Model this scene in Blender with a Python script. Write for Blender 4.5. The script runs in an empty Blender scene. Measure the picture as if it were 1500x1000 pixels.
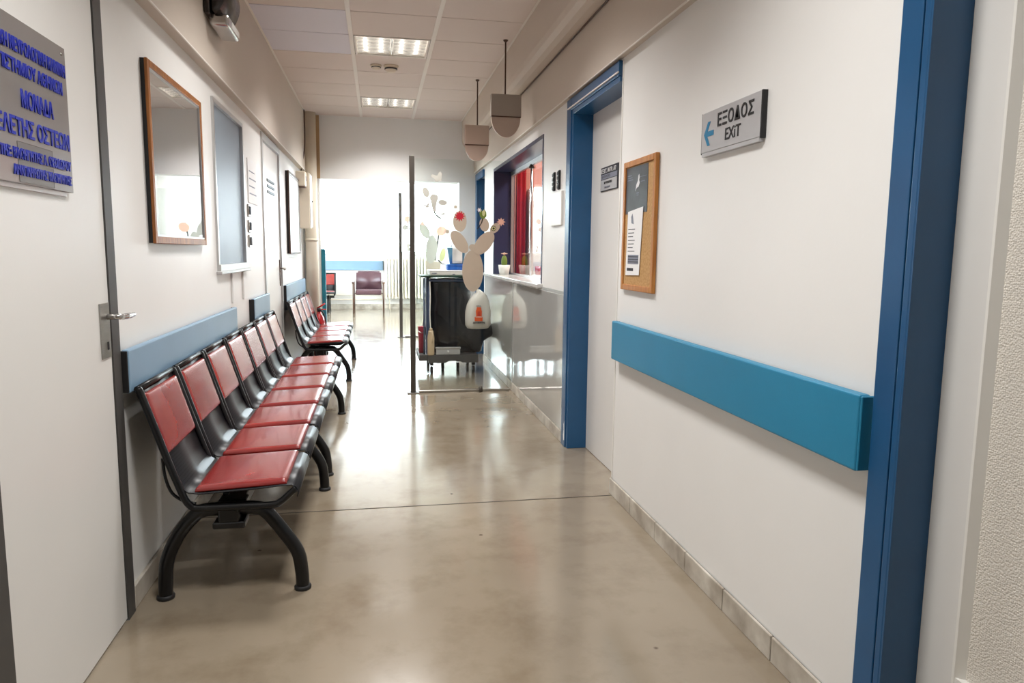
import bpy, bmesh, math, random
from mathutils import Vector, Matrix
random.seed(7)
S = bpy.context.scene
COL = S.collection

# ------------------------------------------------------------------ camera
FPX, CAMH, ROLL, VP = 1040.0, 1.25, 0.0104, (554.0, 367.0)
def cam_axes():
    v = Vector(((VP[0]-750)/FPX, -(VP[1]-500)/FPX, 1.0)).normalized()
    a0, a1 = math.sin(ROLL), math.cos(ROLL)
    u = Vector((a0, a1, -(a0*v.x+a1*v.y)/v.z)).normalized()
    x = v.cross(u)
    if x.x < 0: x = -x
    return Matrix((x, v, u))          # rows: world X, Y, Z in (right, up, forward)
RM = cam_axes()
CP = Vector((0, 0, CAMH))
def ray(px, py): return RM @ Vector(((px-750)/FPX, -(py-500)/FPX, 1.0))
def onz(px, py, z=0.0):
    d = ray(px, py); return CP + d*((z-CP.z)/d.z)
def ony(px, py, y):
    d = ray(px, py); return CP + d*((y-CP.y)/d.y)
cam_d = bpy.data.cameras.new('camera'); cam = bpy.data.objects.new('camera', cam_d); COL.objects.link(cam)
cam_d.sensor_fit = 'HORIZONTAL'; cam_d.sensor_width = 36.0; cam_d.lens = 36.0*FPX/1500.0
cam_d.clip_start = 0.02; cam_d.clip_end = 200
r3 = Matrix((RM.col[0], RM.col[1], -RM.col[2])).transposed()
cam.matrix_world = Matrix.Translation(CP) @ r3.to_4x4()
S.camera = cam

# ------------------------------------------------------------------ world, exposure
W = bpy.data.worlds.new('daylight'); S.world = W; W.use_nodes = True
wb = W.node_tree.nodes['Background']
wb.inputs[0].default_value = (0.82, 0.91, 1.0, 1); wb.inputs[1].default_value = 17.0
S.view_settings.view_transform = 'Standard'; S.view_settings.look = 'None'
S.view_settings.gamma = 1.0; S.view_settings.use_curve_mapping = False
S.view_settings.exposure = 0.0

PANEL_POWER = 28.5       # watts of each recessed corridor fitting

# ------------------------------------------------------------------ helpers
def lin(c):
    return tuple(((v/255.0)/12.92 if v/255.0 <= 0.04045 else ((v/255.0+0.055)/1.055)**2.4) for v in c)
M = {}
def mat(name, rgb, rough=0.5, metal=0.0, var=0.0, vscale=6.0, bump=0.0, bscale=200.0, coat=0.0, spec=0.5,
        rvar=0.0, stretch=(1, 1, 1), rgb2=None, detail=5.0, coord='Object'):
    m = bpy.data.materials.new(name); m.use_nodes = True
    nt = m.node_tree; n = nt.nodes; b = n['Principled BSDF']
    c = lin(rgb)
    b.inputs['Roughness'].default_value = rough; b.inputs['Metallic'].default_value = metal
    b.inputs['Specular IOR Level'].default_value = spec; b.inputs['Coat Weight'].default_value = coat
    b.inputs['Coat Roughness'].default_value = 0.08
    tc = n.new('ShaderNodeTexCoord'); mp = n.new('ShaderNodeMapping'); mp.inputs['Scale'].default_value = stretch
    nt.links.new(tc.outputs[coord], mp.inputs['Vector'])
    nz = n.new('ShaderNodeTexNoise'); nz.inputs['Scale'].default_value = vscale; nz.inputs['Detail'].default_value = detail
    nt.links.new(mp.outputs[0], nz.inputs['Vector'])
    rp = n.new('ShaderNodeValToRGB'); rp.color_ramp.elements[0].position = 0.32; rp.color_ramp.elements[1].position = 0.68
    d = lin(rgb2) if rgb2 else tuple(v*(1-var) for v in c)
    rp.color_ramp.elements[0].color = (*d, 1); rp.color_ramp.elements[1].color = (*c, 1)
    nt.links.new(nz.outputs['Fac'], rp.inputs['Fac']); nt.links.new(rp.outputs['Color'], b.inputs['Base Color'])
    if rvar:
        mr = n.new('ShaderNodeMapRange'); mr.inputs['To Min'].default_value = max(0, rough-rvar); mr.inputs['To Max'].default_value = rough+rvar
        nt.links.new(nz.outputs['Fac'], mr.inputs['Value']); nt.links.new(mr.outputs[0], b.inputs['Roughness'])
    if bump:
        nb = n.new('ShaderNodeTexNoise'); nb.inputs['Scale'].default_value = bscale; nb.inputs['Detail'].default_value = 3
        nt.links.new(mp.outputs[0], nb.inputs['Vector'])
        bp = n.new('ShaderNodeBump'); bp.inputs['Strength'].default_value = bump; bp.inputs['Distance'].default_value = 0.002
        nt.links.new(nb.outputs['Fac'], bp.inputs['Height']); nt.links.new(bp.outputs[0], b.inputs['Normal'])
    M[name] = m
    return m
def emit(name, rgb, strength):
    m = bpy.data.materials.new(name); m.use_nodes = True; nt = m.node_tree
    for x in list(nt.nodes):
        if x.type == 'BSDF_PRINCIPLED': nt.nodes.remove(x)
    e = nt.nodes.new('ShaderNodeEmission'); e.inputs[0].default_value = (*lin(rgb), 1); e.inputs[1].default_value = strength
    nt.links.new(e.outputs[0], nt.nodes['Material Output'].inputs[0]); M[name] = m; return m
def thin_glass(name, tint=(1, 1, 1), ior=1.5, haze=0.0):
    m = bpy.data.materials.new(name); m.use_nodes = True; nt = m.node_tree
    for x in list(nt.nodes):
        if x.type == 'BSDF_PRINCIPLED': nt.nodes.remove(x)
    t = nt.nodes.new('ShaderNodeBsdfTransparent'); t.inputs[0].default_value = (*tint, 1)
    g = nt.nodes.new('ShaderNodeBsdfGlossy'); g.inputs['Roughness'].default_value = 0.02
    f = nt.nodes.new('ShaderNodeFresnel'); f.inputs[0].default_value = ior
    mx = nt.nodes.new('ShaderNodeMixShader')
    ge = nt.nodes.new('ShaderNodeNewGeometry'); sb_ = nt.nodes.new('ShaderNodeMath'); sb_.operation = 'SUBTRACT'; sb_.inputs[0].default_value = 1.0
    ml = nt.nodes.new('ShaderNodeMath'); ml.operation = 'MULTIPLY'; nt.links.new(ge.outputs['Backfacing'], sb_.inputs[1])
    nt.links.new(f.outputs[0], ml.inputs[0]); nt.links.new(sb_.outputs[0], ml.inputs[1])     # reflect once, at the outer face
    nt.links.new(ml.outputs[0], mx.inputs[0]); nt.links.new(t.outputs[0], mx.inputs[1]); nt.links.new(g.outputs[0], mx.inputs[2])
    out = mx
    if haze:
        d = nt.nodes.new('ShaderNodeBsdfDiffuse'); d.inputs[0].default_value = (.8, .8, .8, 1)
        m2 = nt.nodes.new('ShaderNodeMixShader'); m2.inputs[0].default_value = haze
        nt.links.new(mx.outputs[0], m2.inputs[1]); nt.links.new(d.outputs[0], m2.inputs[2]); out = m2
    nt.links.new(out.outputs[0], nt.nodes['Material Output'].inputs[0]); M[name] = m; return m

class MB:
    """collects simple shapes; build() links them as one mesh object"""
    def __init__(self): self.v = []; self.f = []; self.s = []
    def add(self, vs, fs, smooth=False):
        o = len(self.v); self.v += [tuple(p) for p in vs]
        self.f += [tuple(i+o for i in f) for f in fs]; self.s += [smooth]*len(fs); return self
    def box(self, x0, x1, y0, y1, z0, z1):
        x0, x1 = min(x0, x1), max(x0, x1); y0, y1 = min(y0, y1), max(y0, y1); z0, z1 = min(z0, z1), max(z0, z1)
        vs = [(x0,y0,z0),(x1,y0,z0),(x1,y1,z0),(x0,y1,z0),(x0,y0,z1),(x1,y0,z1),(x1,y1,z1),(x0,y1,z1)]
        return self.add(vs, [(0,3,2,1),(4,5,6,7),(0,1,5,4),(1,2,6,5),(2,3,7,6),(3,0,4,7)])
    def bbox(self, x0, x1, y0, y1, z0, z1, b=0.004, seg=2):
        """box with rounded edges"""
        bm = bmesh.new(); bmesh.ops.create_cube(bm, size=1.0)
        for v in bm.verts:
            v.co = Vector(((x0+x1)/2 + v.co.x*abs(x1-x0), (y0+y1)/2 + v.co.y*abs(y1-y0), (z0+z1)/2 + v.co.z*abs(z1-z0)))
        bmesh.ops.bevel(bm, geom=bm.edges[:], offset=b, segments=seg, affect='EDGES', profile=0.5)
        bmesh.ops.recalc_face_normals(bm, faces=bm.faces[:])
        bm.verts.index_update()
        self.add([v.co for v in bm.verts], [tuple(v.index for v in f.verts) for f in bm.faces]); bm.free(); return self
    def tube(self, pts, r, n=12, cap=True, smooth=True):
        pts = [Vector(p) for p in pts]; rs = r if isinstance(r, (list, tuple)) else [r]*len(pts)
        vs = []; fs = []; prev = None
        for i, p in enumerate(pts):
            t = (pts[min(i+1, len(pts)-1)] - pts[max(i-1, 0)]).normalized()
            if prev is None:
                a = Vector((0, 1, 0)) if abs(t.y) < 0.9 else Vector((1, 0, 0))
            else: a = prev
            nrm = (a - t*a.dot(t)).normalized(); prev = nrm; bn = t.cross(nrm)
            for k in range(n):
                an = 2*math.pi*k/n; vs.append(p + (nrm*math.cos(an)+bn*math.sin(an))*rs[i])
        m = len(pts)
        for i in range(m-1):
            for k in range(n): fs.append((i*n+k, i*n+(k+1) % n, (i+1)*n+(k+1) % n, (i+1)*n+k))
        self.add(vs, fs, smooth)
        if cap: self.add([vs[k] for k in range(n)], [tuple(range(n-1, -1, -1))]); self.add([vs[(m-1)*n+k] for k in range(n)], [tuple(range(n))])
        return self
    def lathe(self, prof, c=(0, 0, 0), n=24, smooth=True, sx=1.0, sy=1.0):
        vs = []; fs = []
        for r, z in prof:
            for k in range(n):
                a = 2*math.pi*k/n; vs.append((c[0]+r*math.cos(a)*sx, c[1]+r*math.sin(a)*sy, c[2]+z))
        m = len(prof)
        for i in range(m-1):
            for k in range(n): fs.append((i*n+k, i*n+(k+1) % n, (i+1)*n+(k+1) % n, (i+1)*n+k))
        self.add(vs, fs, smooth)
        self.add(vs[:n], [tuple(range(n-1, -1, -1))]); self.add(vs[-n:], [tuple(range(n))]); return self
    def prism(self, poly, a, b, axis='y'):
        """extrude a 2D polygon between a and b along an axis"""
        n = len(poly)
        def P(p, t):
            if axis == 'y': return (p[0], t, p[1])
            if axis == 'x': return (t, p[0], p[1])
            return (p[0], p[1], t)
        vs = [P(p, a) for p in poly] + [P(p, b) for p in poly]
        fs = [tuple(range(n)), tuple(range(2*n-1, n-1, -1))] + [(i, i+n, (i+1) % n+n, (i+1) % n) for i in range(n)]
        return self.add(vs, fs)
    def build(self, name, material, parent=None):
        me = bpy.data.meshes.new(name); me.from_pydata(self.v, [], self.f)
        me.polygons.foreach_set('use_smooth', self.s)
        bm = bmesh.new(); bm.from_mesh(me)
        if len(bm.faces) < 30000: bmesh.ops.remove_doubles(bm, verts=bm.verts[:], dist=1e-6)
        bmesh.ops.recalc_face_normals(bm, faces=bm.faces[:])
        bm.to_mesh(me); bm.free()
        if isinstance(material, str): material = M[material]
        me.materials.append(material)
        o = bpy.data.objects.new(name, me); COL.objects.link(o)
        if parent: o.parent = parent
        return o
def tag(o, label, cat, group=None):
    o['label'] = label; o['category'] = cat
    if group: o['group'] = group
    return o
def thing(name, label, cat, loc=(0, 0, 0), rz=0.0, group=None):
    o = bpy.data.objects.new(name, None); COL.objects.link(o); o.location = loc; o.rotation_euler = (0, 0, rz)
    o.empty_display_size = 0.1
    return tag(o, label, cat, group)
def struct(o): o['kind'] = 'structure'; return o
def copy_tree(o, parent=None):
    c = o.copy(); COL.objects.link(c); c.parent = parent
    for ch in list(o.children): copy_tree(ch, c)
    return c
def smooth_path(pts, sub=6):
    pts = [Vector(p) for p in pts]; out = []
    for i in range(len(pts)-1):
        p0 = pts[max(i-1, 0)]; p1 = pts[i]; p2 = pts[i+1]; p3 = pts[min(i+2, len(pts)-1)]
        for k in range(sub):
            t = k/sub
            out.append(0.5*((2*p1)+(p2-p0)*t+(2*p0-5*p1+4*p2-p3)*t*t+(3*p1-p0-3*p2+p3)*t**3))
    out.append(pts[-1]); return out
def text(body, size, material, parent, loc, rot, name='lettering', align='LEFT', sx=1.0, depth=0.0006, bold=0.0, width=None, space=1.0):
    cu = bpy.data.curves.new('txt', 'FONT'); cu.body = body; cu.size = size; cu.align_x = align; cu.extrude = depth; cu.offset = bold
    cu.resolution_u = 3; cu.space_character = space
    ob = bpy.data.objects.new('txt', cu); COL.objects.link(ob)
    dg = bpy.context.evaluated_depsgraph_get(); dg.update()
    me = bpy.data.meshes.new_from_object(ob.evaluated_get(dg))
    bpy.data.objects.remove(ob); bpy.data.curves.remove(cu)
    if width:
        xs = [v.co.x for v in me.vertices]; sx = width/(max(xs)-min(xs))
    for v in me.vertices: v.co.x *= sx
    me.materials.clear(); me.materials.append(M[material])
    o = bpy.data.objects.new(name, me); COL.objects.link(o)
    o.matrix_world = Matrix.Translation(loc) @ rot.to_4x4()
    if parent:
        o.parent = parent
        pm = Matrix.Translation(parent.location) @ parent.rotation_euler.to_matrix().to_4x4()
        o.matrix_parent_inverse = pm.inverted()
    return o
# text on the right wall (faces -X, reads toward -Y ... seen from the corridor) and on the left wall (faces +X)
ROT_R = Matrix(((0, 0, -1), (-1, 0, 0), (0, 1, 0)))
ROT_L = Matrix(((0, 0, 1), (1, 0, 0), (0, 1, 0)))
ROT_F = Matrix(((1, 0, 0), (0, 0, -1), (0, 1, 0)))     # faces -Y

# ------------------------------------------------------------------ materials
mat('wall_paint', (237, 236, 233), 0.42, var=0.035, vscale=1.6, bump=0.12, bscale=60)
mat('upper_paint', (208, 196, 183), 0.55, var=0.04, vscale=1.3, bump=0.1, bscale=60)
mat('tile_cream', (226, 214, 206), 0.75, var=0.05, vscale=1.2, bump=0.25, bscale=140)
mat('tile_blue_white', (226, 224, 232), 0.75, var=0.03, vscale=1.2, bump=0.25, bscale=140)
mat('grid_white', (236, 230, 222), 0.45)
mat('gap_dark', (60, 52, 46), 0.9)
mat('blue_paint', (24, 84, 130), 0.32, var=0.12, vscale=5, coat=0.15)
mat('navy_paint', (44, 48, 82), 0.35, var=0.1, vscale=5, coat=0.2)
mat('rail_blue', (32, 130, 168), 0.42, var=0.06, vscale=4, bump=0.15, bscale=300)
mat('rail_pale_blue', (126, 157, 182), 0.35, var=0.06, vscale=4)
mat('rail_top_pale', (160, 190, 208), 0.4)
mat('teal_paint', (28, 116, 136), 0.35, var=0.1, vscale=6)
mat('door_white', (226, 224, 220), 0.38, var=0.03, vscale=2.0)
mat('frame_grey', (72, 70, 68), 0.5, var=0.1)
mat('black_rubber', (22, 22, 24), 0.6)
mat('black_steel', (12, 12, 14), 0.3, var=0.2, vscale=8, coat=0.0, spec=0.4)
mat('vinyl_red', (150, 40, 32), 0.27, rgb2=(124, 32, 32), vscale=5, bump=0.08, bscale=14, coat=0.25, spec=0.6)
mat('vinyl_brown', (92, 64, 72), 0.3, var=0.15, vscale=5, bump=0.3, bscale=30)
mat('chrome', (200, 200, 200), 0.18, metal=1.0)
mat('brushed_steel', (176, 172, 166), 0.32, metal=1.0, var=0.12, vscale=30, stretch=(1, 1, 12))
mat('aluminium', (206, 206, 206), 0.35, metal=0.85)
mat('post_steel', (92, 86, 80), 0.4, metal=0.6, var=0.15, vscale=8)
mat('wood_frame', (166, 104, 44), 0.42, rgb2=(124, 70, 26), vscale=9, stretch=(6, 6, 0.6), bump=0.1)
mat('wood_dark', (84, 56, 40), 0.4, var=0.3, vscale=8)
mat('tan_trim', (196, 164, 124), 0.55, var=0.1)
mat('cork', (200, 160, 108), 0.85, rgb2=(176, 134, 82), vscale=90, bump=0.5, bscale=300)
mat('oak', (196, 132, 62), 0.45, rgb2=(168, 104, 42), vscale=9, stretch=(6, 6, 0.6), bump=0.1)
mat('paper', (240, 240, 240), 0.7, var=0.02)
mat('paper_black', (36, 37, 40), 0.45, rgb2=(64, 66, 72), vscale=14)
mat('print_dark', (44, 46, 54), 0.6)
mat('print_grey', (128, 132, 146), 0.6)
mat('print_white', (236, 236, 236), 0.6)
mat('sign_silver', (196, 196, 198), 0.36, metal=0.35, var=0.06, vscale=10)
mat('plaque_grey', (150, 146, 144), 0.3, metal=0.45, var=0.08, vscale=6, coat=0.4)
mat('plaque_patch', (118, 114, 112), 0.35, metal=0.4)
mat('ink_blue', (22, 40, 160), 0.45)
mat('ink_black', (24, 24, 26), 0.5)
mat('arrow_blue', (14, 122, 166), 0.45)
mat('mirror', (214, 214, 216), 0.015, metal=1.0)
mat('white_plastic', (236, 234, 228), 0.38, var=0.02)
mat('cream_plastic', (224, 212, 192), 0.45, var=0.04)
mat('taupe_sign', (196, 176, 162), 0.5, var=0.04)
mat('grey_sign', (168, 158, 148), 0.5, var=0.04)
mat('frosted_pane', (142, 155, 168), 0.42, var=0.06, vscale=1.2, spec=0.3)
mat('lamp_smoke', (40, 33, 30), 0.22, var=0.3, vscale=6, coat=0.0, spec=0.4)
mat('glossy_laminate', (196, 196, 192), 0.035, var=0.08, vscale=2.2, coat=0.6, spec=0.7)
mat('marble_top', (232, 230, 226), 0.15, rgb2=(196, 196, 194), vscale=7, detail=8)
mat('skirting_stone', (212, 206, 194), 0.35, rgb2=(160, 150, 136), vscale=9, bump=0.1, detail=7)
mat('salmon_wall', (226, 150, 130), 0.6, var=0.05)
mat('curtain_red', (196, 36, 40), 0.8, var=0.15, vscale=12)
mat('curtain_pink', (214, 150, 134), 0.8, var=0.1, vscale=12)
mat('bin_bag', (20, 21, 28), 0.22, var=0.3, vscale=4, bump=0.9, bscale=14, coat=0.3)
mat('carrier_bag', (226, 222, 214), 0.4, var=0.05, vscale=5, bump=0.6, bscale=16)
mat('logo_orange', (236, 92, 24), 0.5)
mat('logo_red', (206, 50, 24), 0.5)
mat('dolly_grey', (82, 80, 80), 0.5, var=0.1)
mat('cart_blue', (70, 84, 112), 0.4, var=0.1)
mat('plastic_blue', (24, 92, 178), 0.35)
mat('plastic_teal', (64, 146, 182), 0.35)
mat('plastic_green', (14, 54, 36), 0.4)
mat('plastic_pink', (188, 62, 86), 0.4)
mat('plastic_beige', (206, 184, 152), 0.45)
mat('extinguisher_red', (190, 24, 26), 0.25, coat=0.5)
mat('sticker_beige', (194, 181, 162), 0.6, var=0.03)
mat('sticker_grey', (188, 186, 176), 0.6, var=0.03)
mat('sticker_red', (190, 28, 52), 0.6)
mat('sticker_green', (110, 132, 50), 0.6)
mat('sticker_pink', (232, 186, 164), 0.6)
mat('sticker_dark', (48, 44, 38), 0.6)
mat('sticker_yellow', (206, 208, 150), 0.6)
mat('radiator_cream', (230, 222, 206), 0.4)
mat('louvre_alu', (222, 222, 222), 0.2, metal=1.0)
emit('tube_glow', (255, 250, 240), 5.0)
thin_glass('clear_glass', (0.96, 0.98, 0.97))
thin_glass('reception_glass', (0.95, 0.97, 0.97), ior=1.75)
thin_glass('picture_glass', (0.9, 0.9, 0.9), ior=1.5)

# floor: polished, stained, darker dirt blotches and small scuffs
def floor_material():
    m = mat('floor_polished', (152, 140, 122), 0.16, rgb2=(134, 121, 103), vscale=0.9, detail=8, spec=0.6, coat=0.35)
    nt = m.node_tree; n = nt.nodes; b = n['Principled BSDF']
    ramp = [x for x in n if x.type == 'VALTORGB'][0]
    tc = [x for x in n if x.type == 'TEX_COORD'][0]
    v2 = n.new('ShaderNodeTexNoise'); v2.inputs['Scale'].default_value = 3.4; v2.inputs['Detail'].default_value = 10; v2.inputs['Roughness'].default_value = 0.65
    nt.links.new(tc.outputs['Object'], v2.inputs['Vector'])
    r2 = n.new('ShaderNodeValToRGB'); r2.color_ramp.elements[0].position = 0.30; r2.color_ramp.elements[1].position = 0.52
    r2.color_ramp.elements[0].color = (0.62, 0.56, 0.48, 1); r2.color_ramp.elements[1].color = (1, 1, 1, 1)
    nt.links.new(v2.outputs['Fac'], r2.inputs['Fac'])
    vo = n.new('ShaderNodeTexVoronoi'); vo.inputs['Scale'].default_value = 3.1; vo.inputs['Randomness'].default_value = 1.0
    nt.links.new(tc.outputs['Object'], vo.inputs['Vector'])
    r3_ = n.new('ShaderNodeValToRGB'); r3_.color_ramp.elements[0].position = 0.02; r3_.color_ramp.elements[1].position = 0.034
    r3_.color_ramp.elements[0].color = (0.25, 0.2, 0.17, 1); r3_.color_ramp.elements[1].color = (1, 1, 1, 1)
    nt.links.new(vo.outputs['Distance'], r3_.inputs['Fac'])
    mu = n.new('ShaderNodeMix'); mu.data_type = 'RGBA'; mu.blend_type = 'MULTIPLY'; mu.inputs['Factor'].default_value = 0.55
    mu2 = n.new('ShaderNodeMix'); mu2.data_type = 'RGBA'; mu2.blend_type = 'MULTIPLY'; mu2.inputs['Factor'].default_value = 0.8
    nt.links.new(ramp.outputs['Color'], mu.inputs['A']); nt.links.new(r2.outputs['Color'], mu.inputs['B'])
    nt.links.new(mu.outputs['Result'], mu2.inputs['A']); nt.links.new(r3_.outputs['Color'], mu2.inputs['B'])
    nt.links.new(mu2.outputs['Result'], b.inputs['Base Color'])
    mr = n.new('ShaderNodeMapRange'); mr.inputs['To Min'].default_value = 0.07; mr.inputs['To Max'].default_value = 0.26
    nt.links.new(v2.outputs['Fac'], mr.inputs['Value']); nt.links.new(mr.outputs[0], b.inputs['Roughness'])
    b.inputs['Coat Roughness'].default_value = 0.10
    bp = n.new('ShaderNodeBump'); bp.inputs['Strength'].default_value = 0.05; bp.inputs['Distance'].default_value = 0.01
    v4 = n.new('ShaderNodeTexNoise'); v4.inputs['Scale'].default_value = 5.0
    nt.links.new(tc.outputs['Object'], v4.inputs['Vector']); nt.links.new(v4.outputs['Fac'], bp.inputs['Height'])
    nt.links.new(bp.outputs[0], b.inputs['Normal']); nt.links.new(bp.outputs[0], b.inputs['Coat Normal'])
floor_material()
# perforated sheet: rows of small dark holes in the black steel
def perforated():
    m = mat('perforated_steel', (34, 34, 40), 0.36, spec=0.35, coat=0.0)
    nt = m.node_tree; n = nt.nodes; b = n['Principled BSDF']
    tc = [x for x in n if x.type == 'TEX_COORD'][0]
    sx = n.new('ShaderNodeSeparateXYZ'); nt.links.new(tc.outputs['Object'], sx.inputs[0])
    def fr(sock, per, off=0.0):
        a = n.new('ShaderNodeMath'); a.operation = 'MULTIPLY_ADD'; a.inputs[1].default_value = 1/per; a.inputs[2].default_value = off
        nt.links.new(sock, a.inputs[0]); f = n.new('ShaderNodeMath'); f.operation = 'FRACT'; nt.links.new(a.outputs[0], f.inputs[0])
        s = n.new('ShaderNodeMath'); s.operation = 'SUBTRACT'; s.inputs[1].default_value = 0.5; nt.links.new(f.outputs[0], s.inputs[0])
        p = n.new('ShaderNodeMath'); p.operation = 'POWER'; p.inputs[1].default_value = 2; nt.links.new(s.outputs[0], p.inputs[0]); return p.outputs[0]
    xz = n.new('ShaderNodeMath'); xz.operation = 'SUBTRACT'; nt.links.new(sx.outputs['X'], xz.inputs[0]); nt.links.new(sx.outputs['Z'], xz.inputs[1])
    ad = n.new('ShaderNodeMath'); ad.operation = 'ADD'; nt.links.new(fr(sx.outputs['Y'], 0.012), ad.inputs[0]); nt.links.new(fr(xz.outputs[0], 0.015), ad.inputs[1])
    lt = n.new('ShaderNodeMath'); lt.operation = 'LESS_THAN'; lt.inputs[1].default_value = 0.055; nt.links.new(ad.outputs[0], lt.inputs[0])
    mx = n.new('ShaderNodeMix'); mx.data_type = 'RGBA'; mx.inputs['A'].default_value = (0.012, 0.012, 0.015, 1); mx.inputs['B'].default_value = (0.002, 0.002, 0.002, 1)
    nt.links.new(lt.outputs[0], mx.inputs['Factor']); nt.links.new(mx.outputs['Result'], b.inputs['Base Color'])
perforated()
# embossed door panel: woven-looking pimples
def embossed():
    m = mat('embossed_panel', (222, 216, 206), 0.5)
    nt = m.node_tree; n = nt.nodes; b = n['Principled BSDF']
    tc = [x for x in n if x.type == 'TEX_COORD'][0]
    vo = n.new('ShaderNodeTexVoronoi'); vo.inputs['Scale'].default_value = 210; vo.inputs['Randomness'].default_value = 0.75
    nt.links.new(tc.outputs['Object'], vo.inputs['Vector'])
    bp = n.new('ShaderNodeBump'); bp.inputs['Strength'].default_value = 0.9; bp.inputs['Distance'].default_value = 0.0022; bp.invert = True
    nt.links.new(vo.outputs['Distance'], bp.inputs['Height']); nt.links.new(bp.outputs[0], b.inputs['Normal'])
embossed()

# ------------------------------------------------------------------ the room shell
XL, XR, ZC, YB, Y0 = -0.86, 1.19, 2.80, 8.75, -2.6
WX0, WX1, WY1 = -3.0, 2.7, 15.75            # waiting room beyond the opening
def wall_x(name, x0, x1, y0, y1, z0, z1, holes, material):
    """wall slab in a plane of constant x, with rectangular holes (ya, yb, za, zb)"""
    mb = MB(); ys = sorted({y0, y1, *[h[0] for h in holes], *[h[1] for h in holes]})
    for a, b in zip(ys, ys[1:]):
        hs = sorted((h[2], h[3]) for h in holes if h[0] <= a+1e-6 and h[1] >= b-1e-6); z = z0
        for c, d in hs:
            if c > z+1e-6: mb.box(x0, x1, a, b, z, c)
            z = d
        if z < z1-1e-6: mb.box(x0, x1, a, b, z, z1)
    return struct(mb.build(name, material))
floor = struct(MB().box(WX0-.2, 3.6, Y0-.1, WY1+.2, -0.1, 0.0).build('floor', 'floor_polished'))
MB().box(-.84, XR-.005, 3.405, 3.411, 0.0, 0.0012).build('floor_joint', 'gap_dark', floor)
MB().box(-.64, .94, 9.30, 9.312, 0.0, 0.0012).build('floor_joint', 'gap_dark', floor)
MB().box(-.64, .94, 8.72, 8.728, 0.0, 0.0012).build('floor_joint', 'gap_dark', floor)

wl = wall_x('wall_left', XL-.14, XL, Y0, YB, 0, ZC+.1, [(1.70, 2.47, 0, 2.12), (4.10, 4.95, 1.13, 2.05), (5.74, 6.72, 0, 2.12)], 'wall_paint')
wr = wall_x('wall_right', XR, XR+.19, Y0, YB+.2, 0, ZC+.1,
            [(0.50, 1.395, 0, 2.10), (3.45, 4.33, 0, 2.14), (5.15, 7.43, .985, 2.10), (8.08, 8.64, 0, 2.12)], 'wall_paint')
struct(MB().box(XL, XR, Y0-.12, Y0, 0, ZC+.1).build('wall_back', 'wall_paint'))
# header and pilasters of the opening to the waiting room
hd = MB(); hd.box(XL, XR, YB, YB+.2, 2.08, ZC+.1); hd.box(XL, -.665, YB, YB+.2, 0, 2.08); hd.box(.975, XR, YB, YB+.2, 0, 2.08)
struct(hd.build('wall_end', 'wall_paint'))
struct(MB().bbox(-.70, -.655, YB-.012, YB, 2.08, 2.797, .003).build('trim_1', 'tan_trim'))
# upper bulkheads on both sides, and the boxed beam on the right
struct(MB().box(XL, -.805, Y0, YB, 2.145, ZC).build('trim_2', 'upper_paint'))
bl = MB(); bl.box(1.155, XR, Y0, YB, 2.195, ZC); struct(bl.build('trim_3', 'upper_paint'))
bm_prof = [(1.01, ZC), (1.01, 2.56), (1.018, 2.525), (1.04, 2.50), (1.075, 2.492), (1.12, 2.497), (1.155, 2.515), (1.155, ZC)]
bb = MB(); bb.prism(bm_prof, Y0, YB, 'y'); struct(bb.build('trim_4', 'upper_paint'))
struct(MB().tube([(1.147, Y0, 2.508), (1.147, YB, 2.508)], .006, 6).build('trim_5', 'wood_dark'))
# thin bright bead under both bulkhead edges
struct(MB().box(1.150, 1.156, Y0, YB, 2.189, 2.195).build('trim_6', 'grid_white'))
struct(MB().box(-.807, -.801, Y0, YB, 2.139, 2.145).build('trim_7', 'grid_white'))

# suspended ceiling: slab, bars and single tiles
PITCH, YG = 0.530, 4.98
ceil = struct(MB().box(WX0-.2, 3.6, Y0-.1, WY1+.2, ZC+.10, ZC+.2).build('ceiling', 'upper_paint'))
cols = [(-.805, -.190), (-.160, .405), (.435, 1.01)]
light_rows = {}
rows = []
k = -14
while YG+k*PITCH < YB-.05:
    rows.append((YG+k*PITCH, min(YG+(k+1)*PITCH, YB), k)); k += 1
LIGHT_K = (-7, -3, 1, 5)
tile_cache = {}
for ya, yb, k in rows:
    if yb < Y0+.2: continue
    for ci, (xa, xb) in enumerate(cols):
        if ci == 1 and k in LIGHT_K: continue
        mt = 'tile_blue_white' if (ci == 0 and k in (0, 1)) else 'tile_cream'
        key = (ci, round(yb-ya, 3), mt)
        if key not in tile_cache:
            o = MB().bbox(xa, xb, 0.0045, yb-ya-.0045, ZC, ZC+.006, .0015, 1).build('ceiling_tile', mt, ceil); tile_cache[key] = o.data
        else:
            o = bpy.data.objects.new('ceiling_tile', tile_cache[key]); COL.objects.link(o); o.parent = ceil
        o.location = (0, max(ya, Y0), 0)
for xb in (-.175, .42):
    MB().bbox(xb-.0155, xb+.0155, Y0, YB, ZC-.003, ZC+.02, .001, 1).build('ceiling_bar', 'grid_white', ceil)
MB().box(-.805, -.79, Y0, YB, ZC-.002, ZC+.004).build('edge_trim', 'grid_white', ceil)
MB().box(.995, 1.01, Y0, YB, ZC-.002, ZC+.004).build('edge_trim', 'grid_white', ceil)
MB().box(-.805, 1.01, YB-.015, YB, ZC-.002, ZC+.004).build('edge_trim', 'grid_white', ceil)
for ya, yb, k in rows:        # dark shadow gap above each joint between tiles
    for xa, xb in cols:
        MB().box(xa, xb, ya-.012, ya+.012, ZC+.0062, ZC+.009).build('joint_bar', 'gap_dark', ceil)

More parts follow.
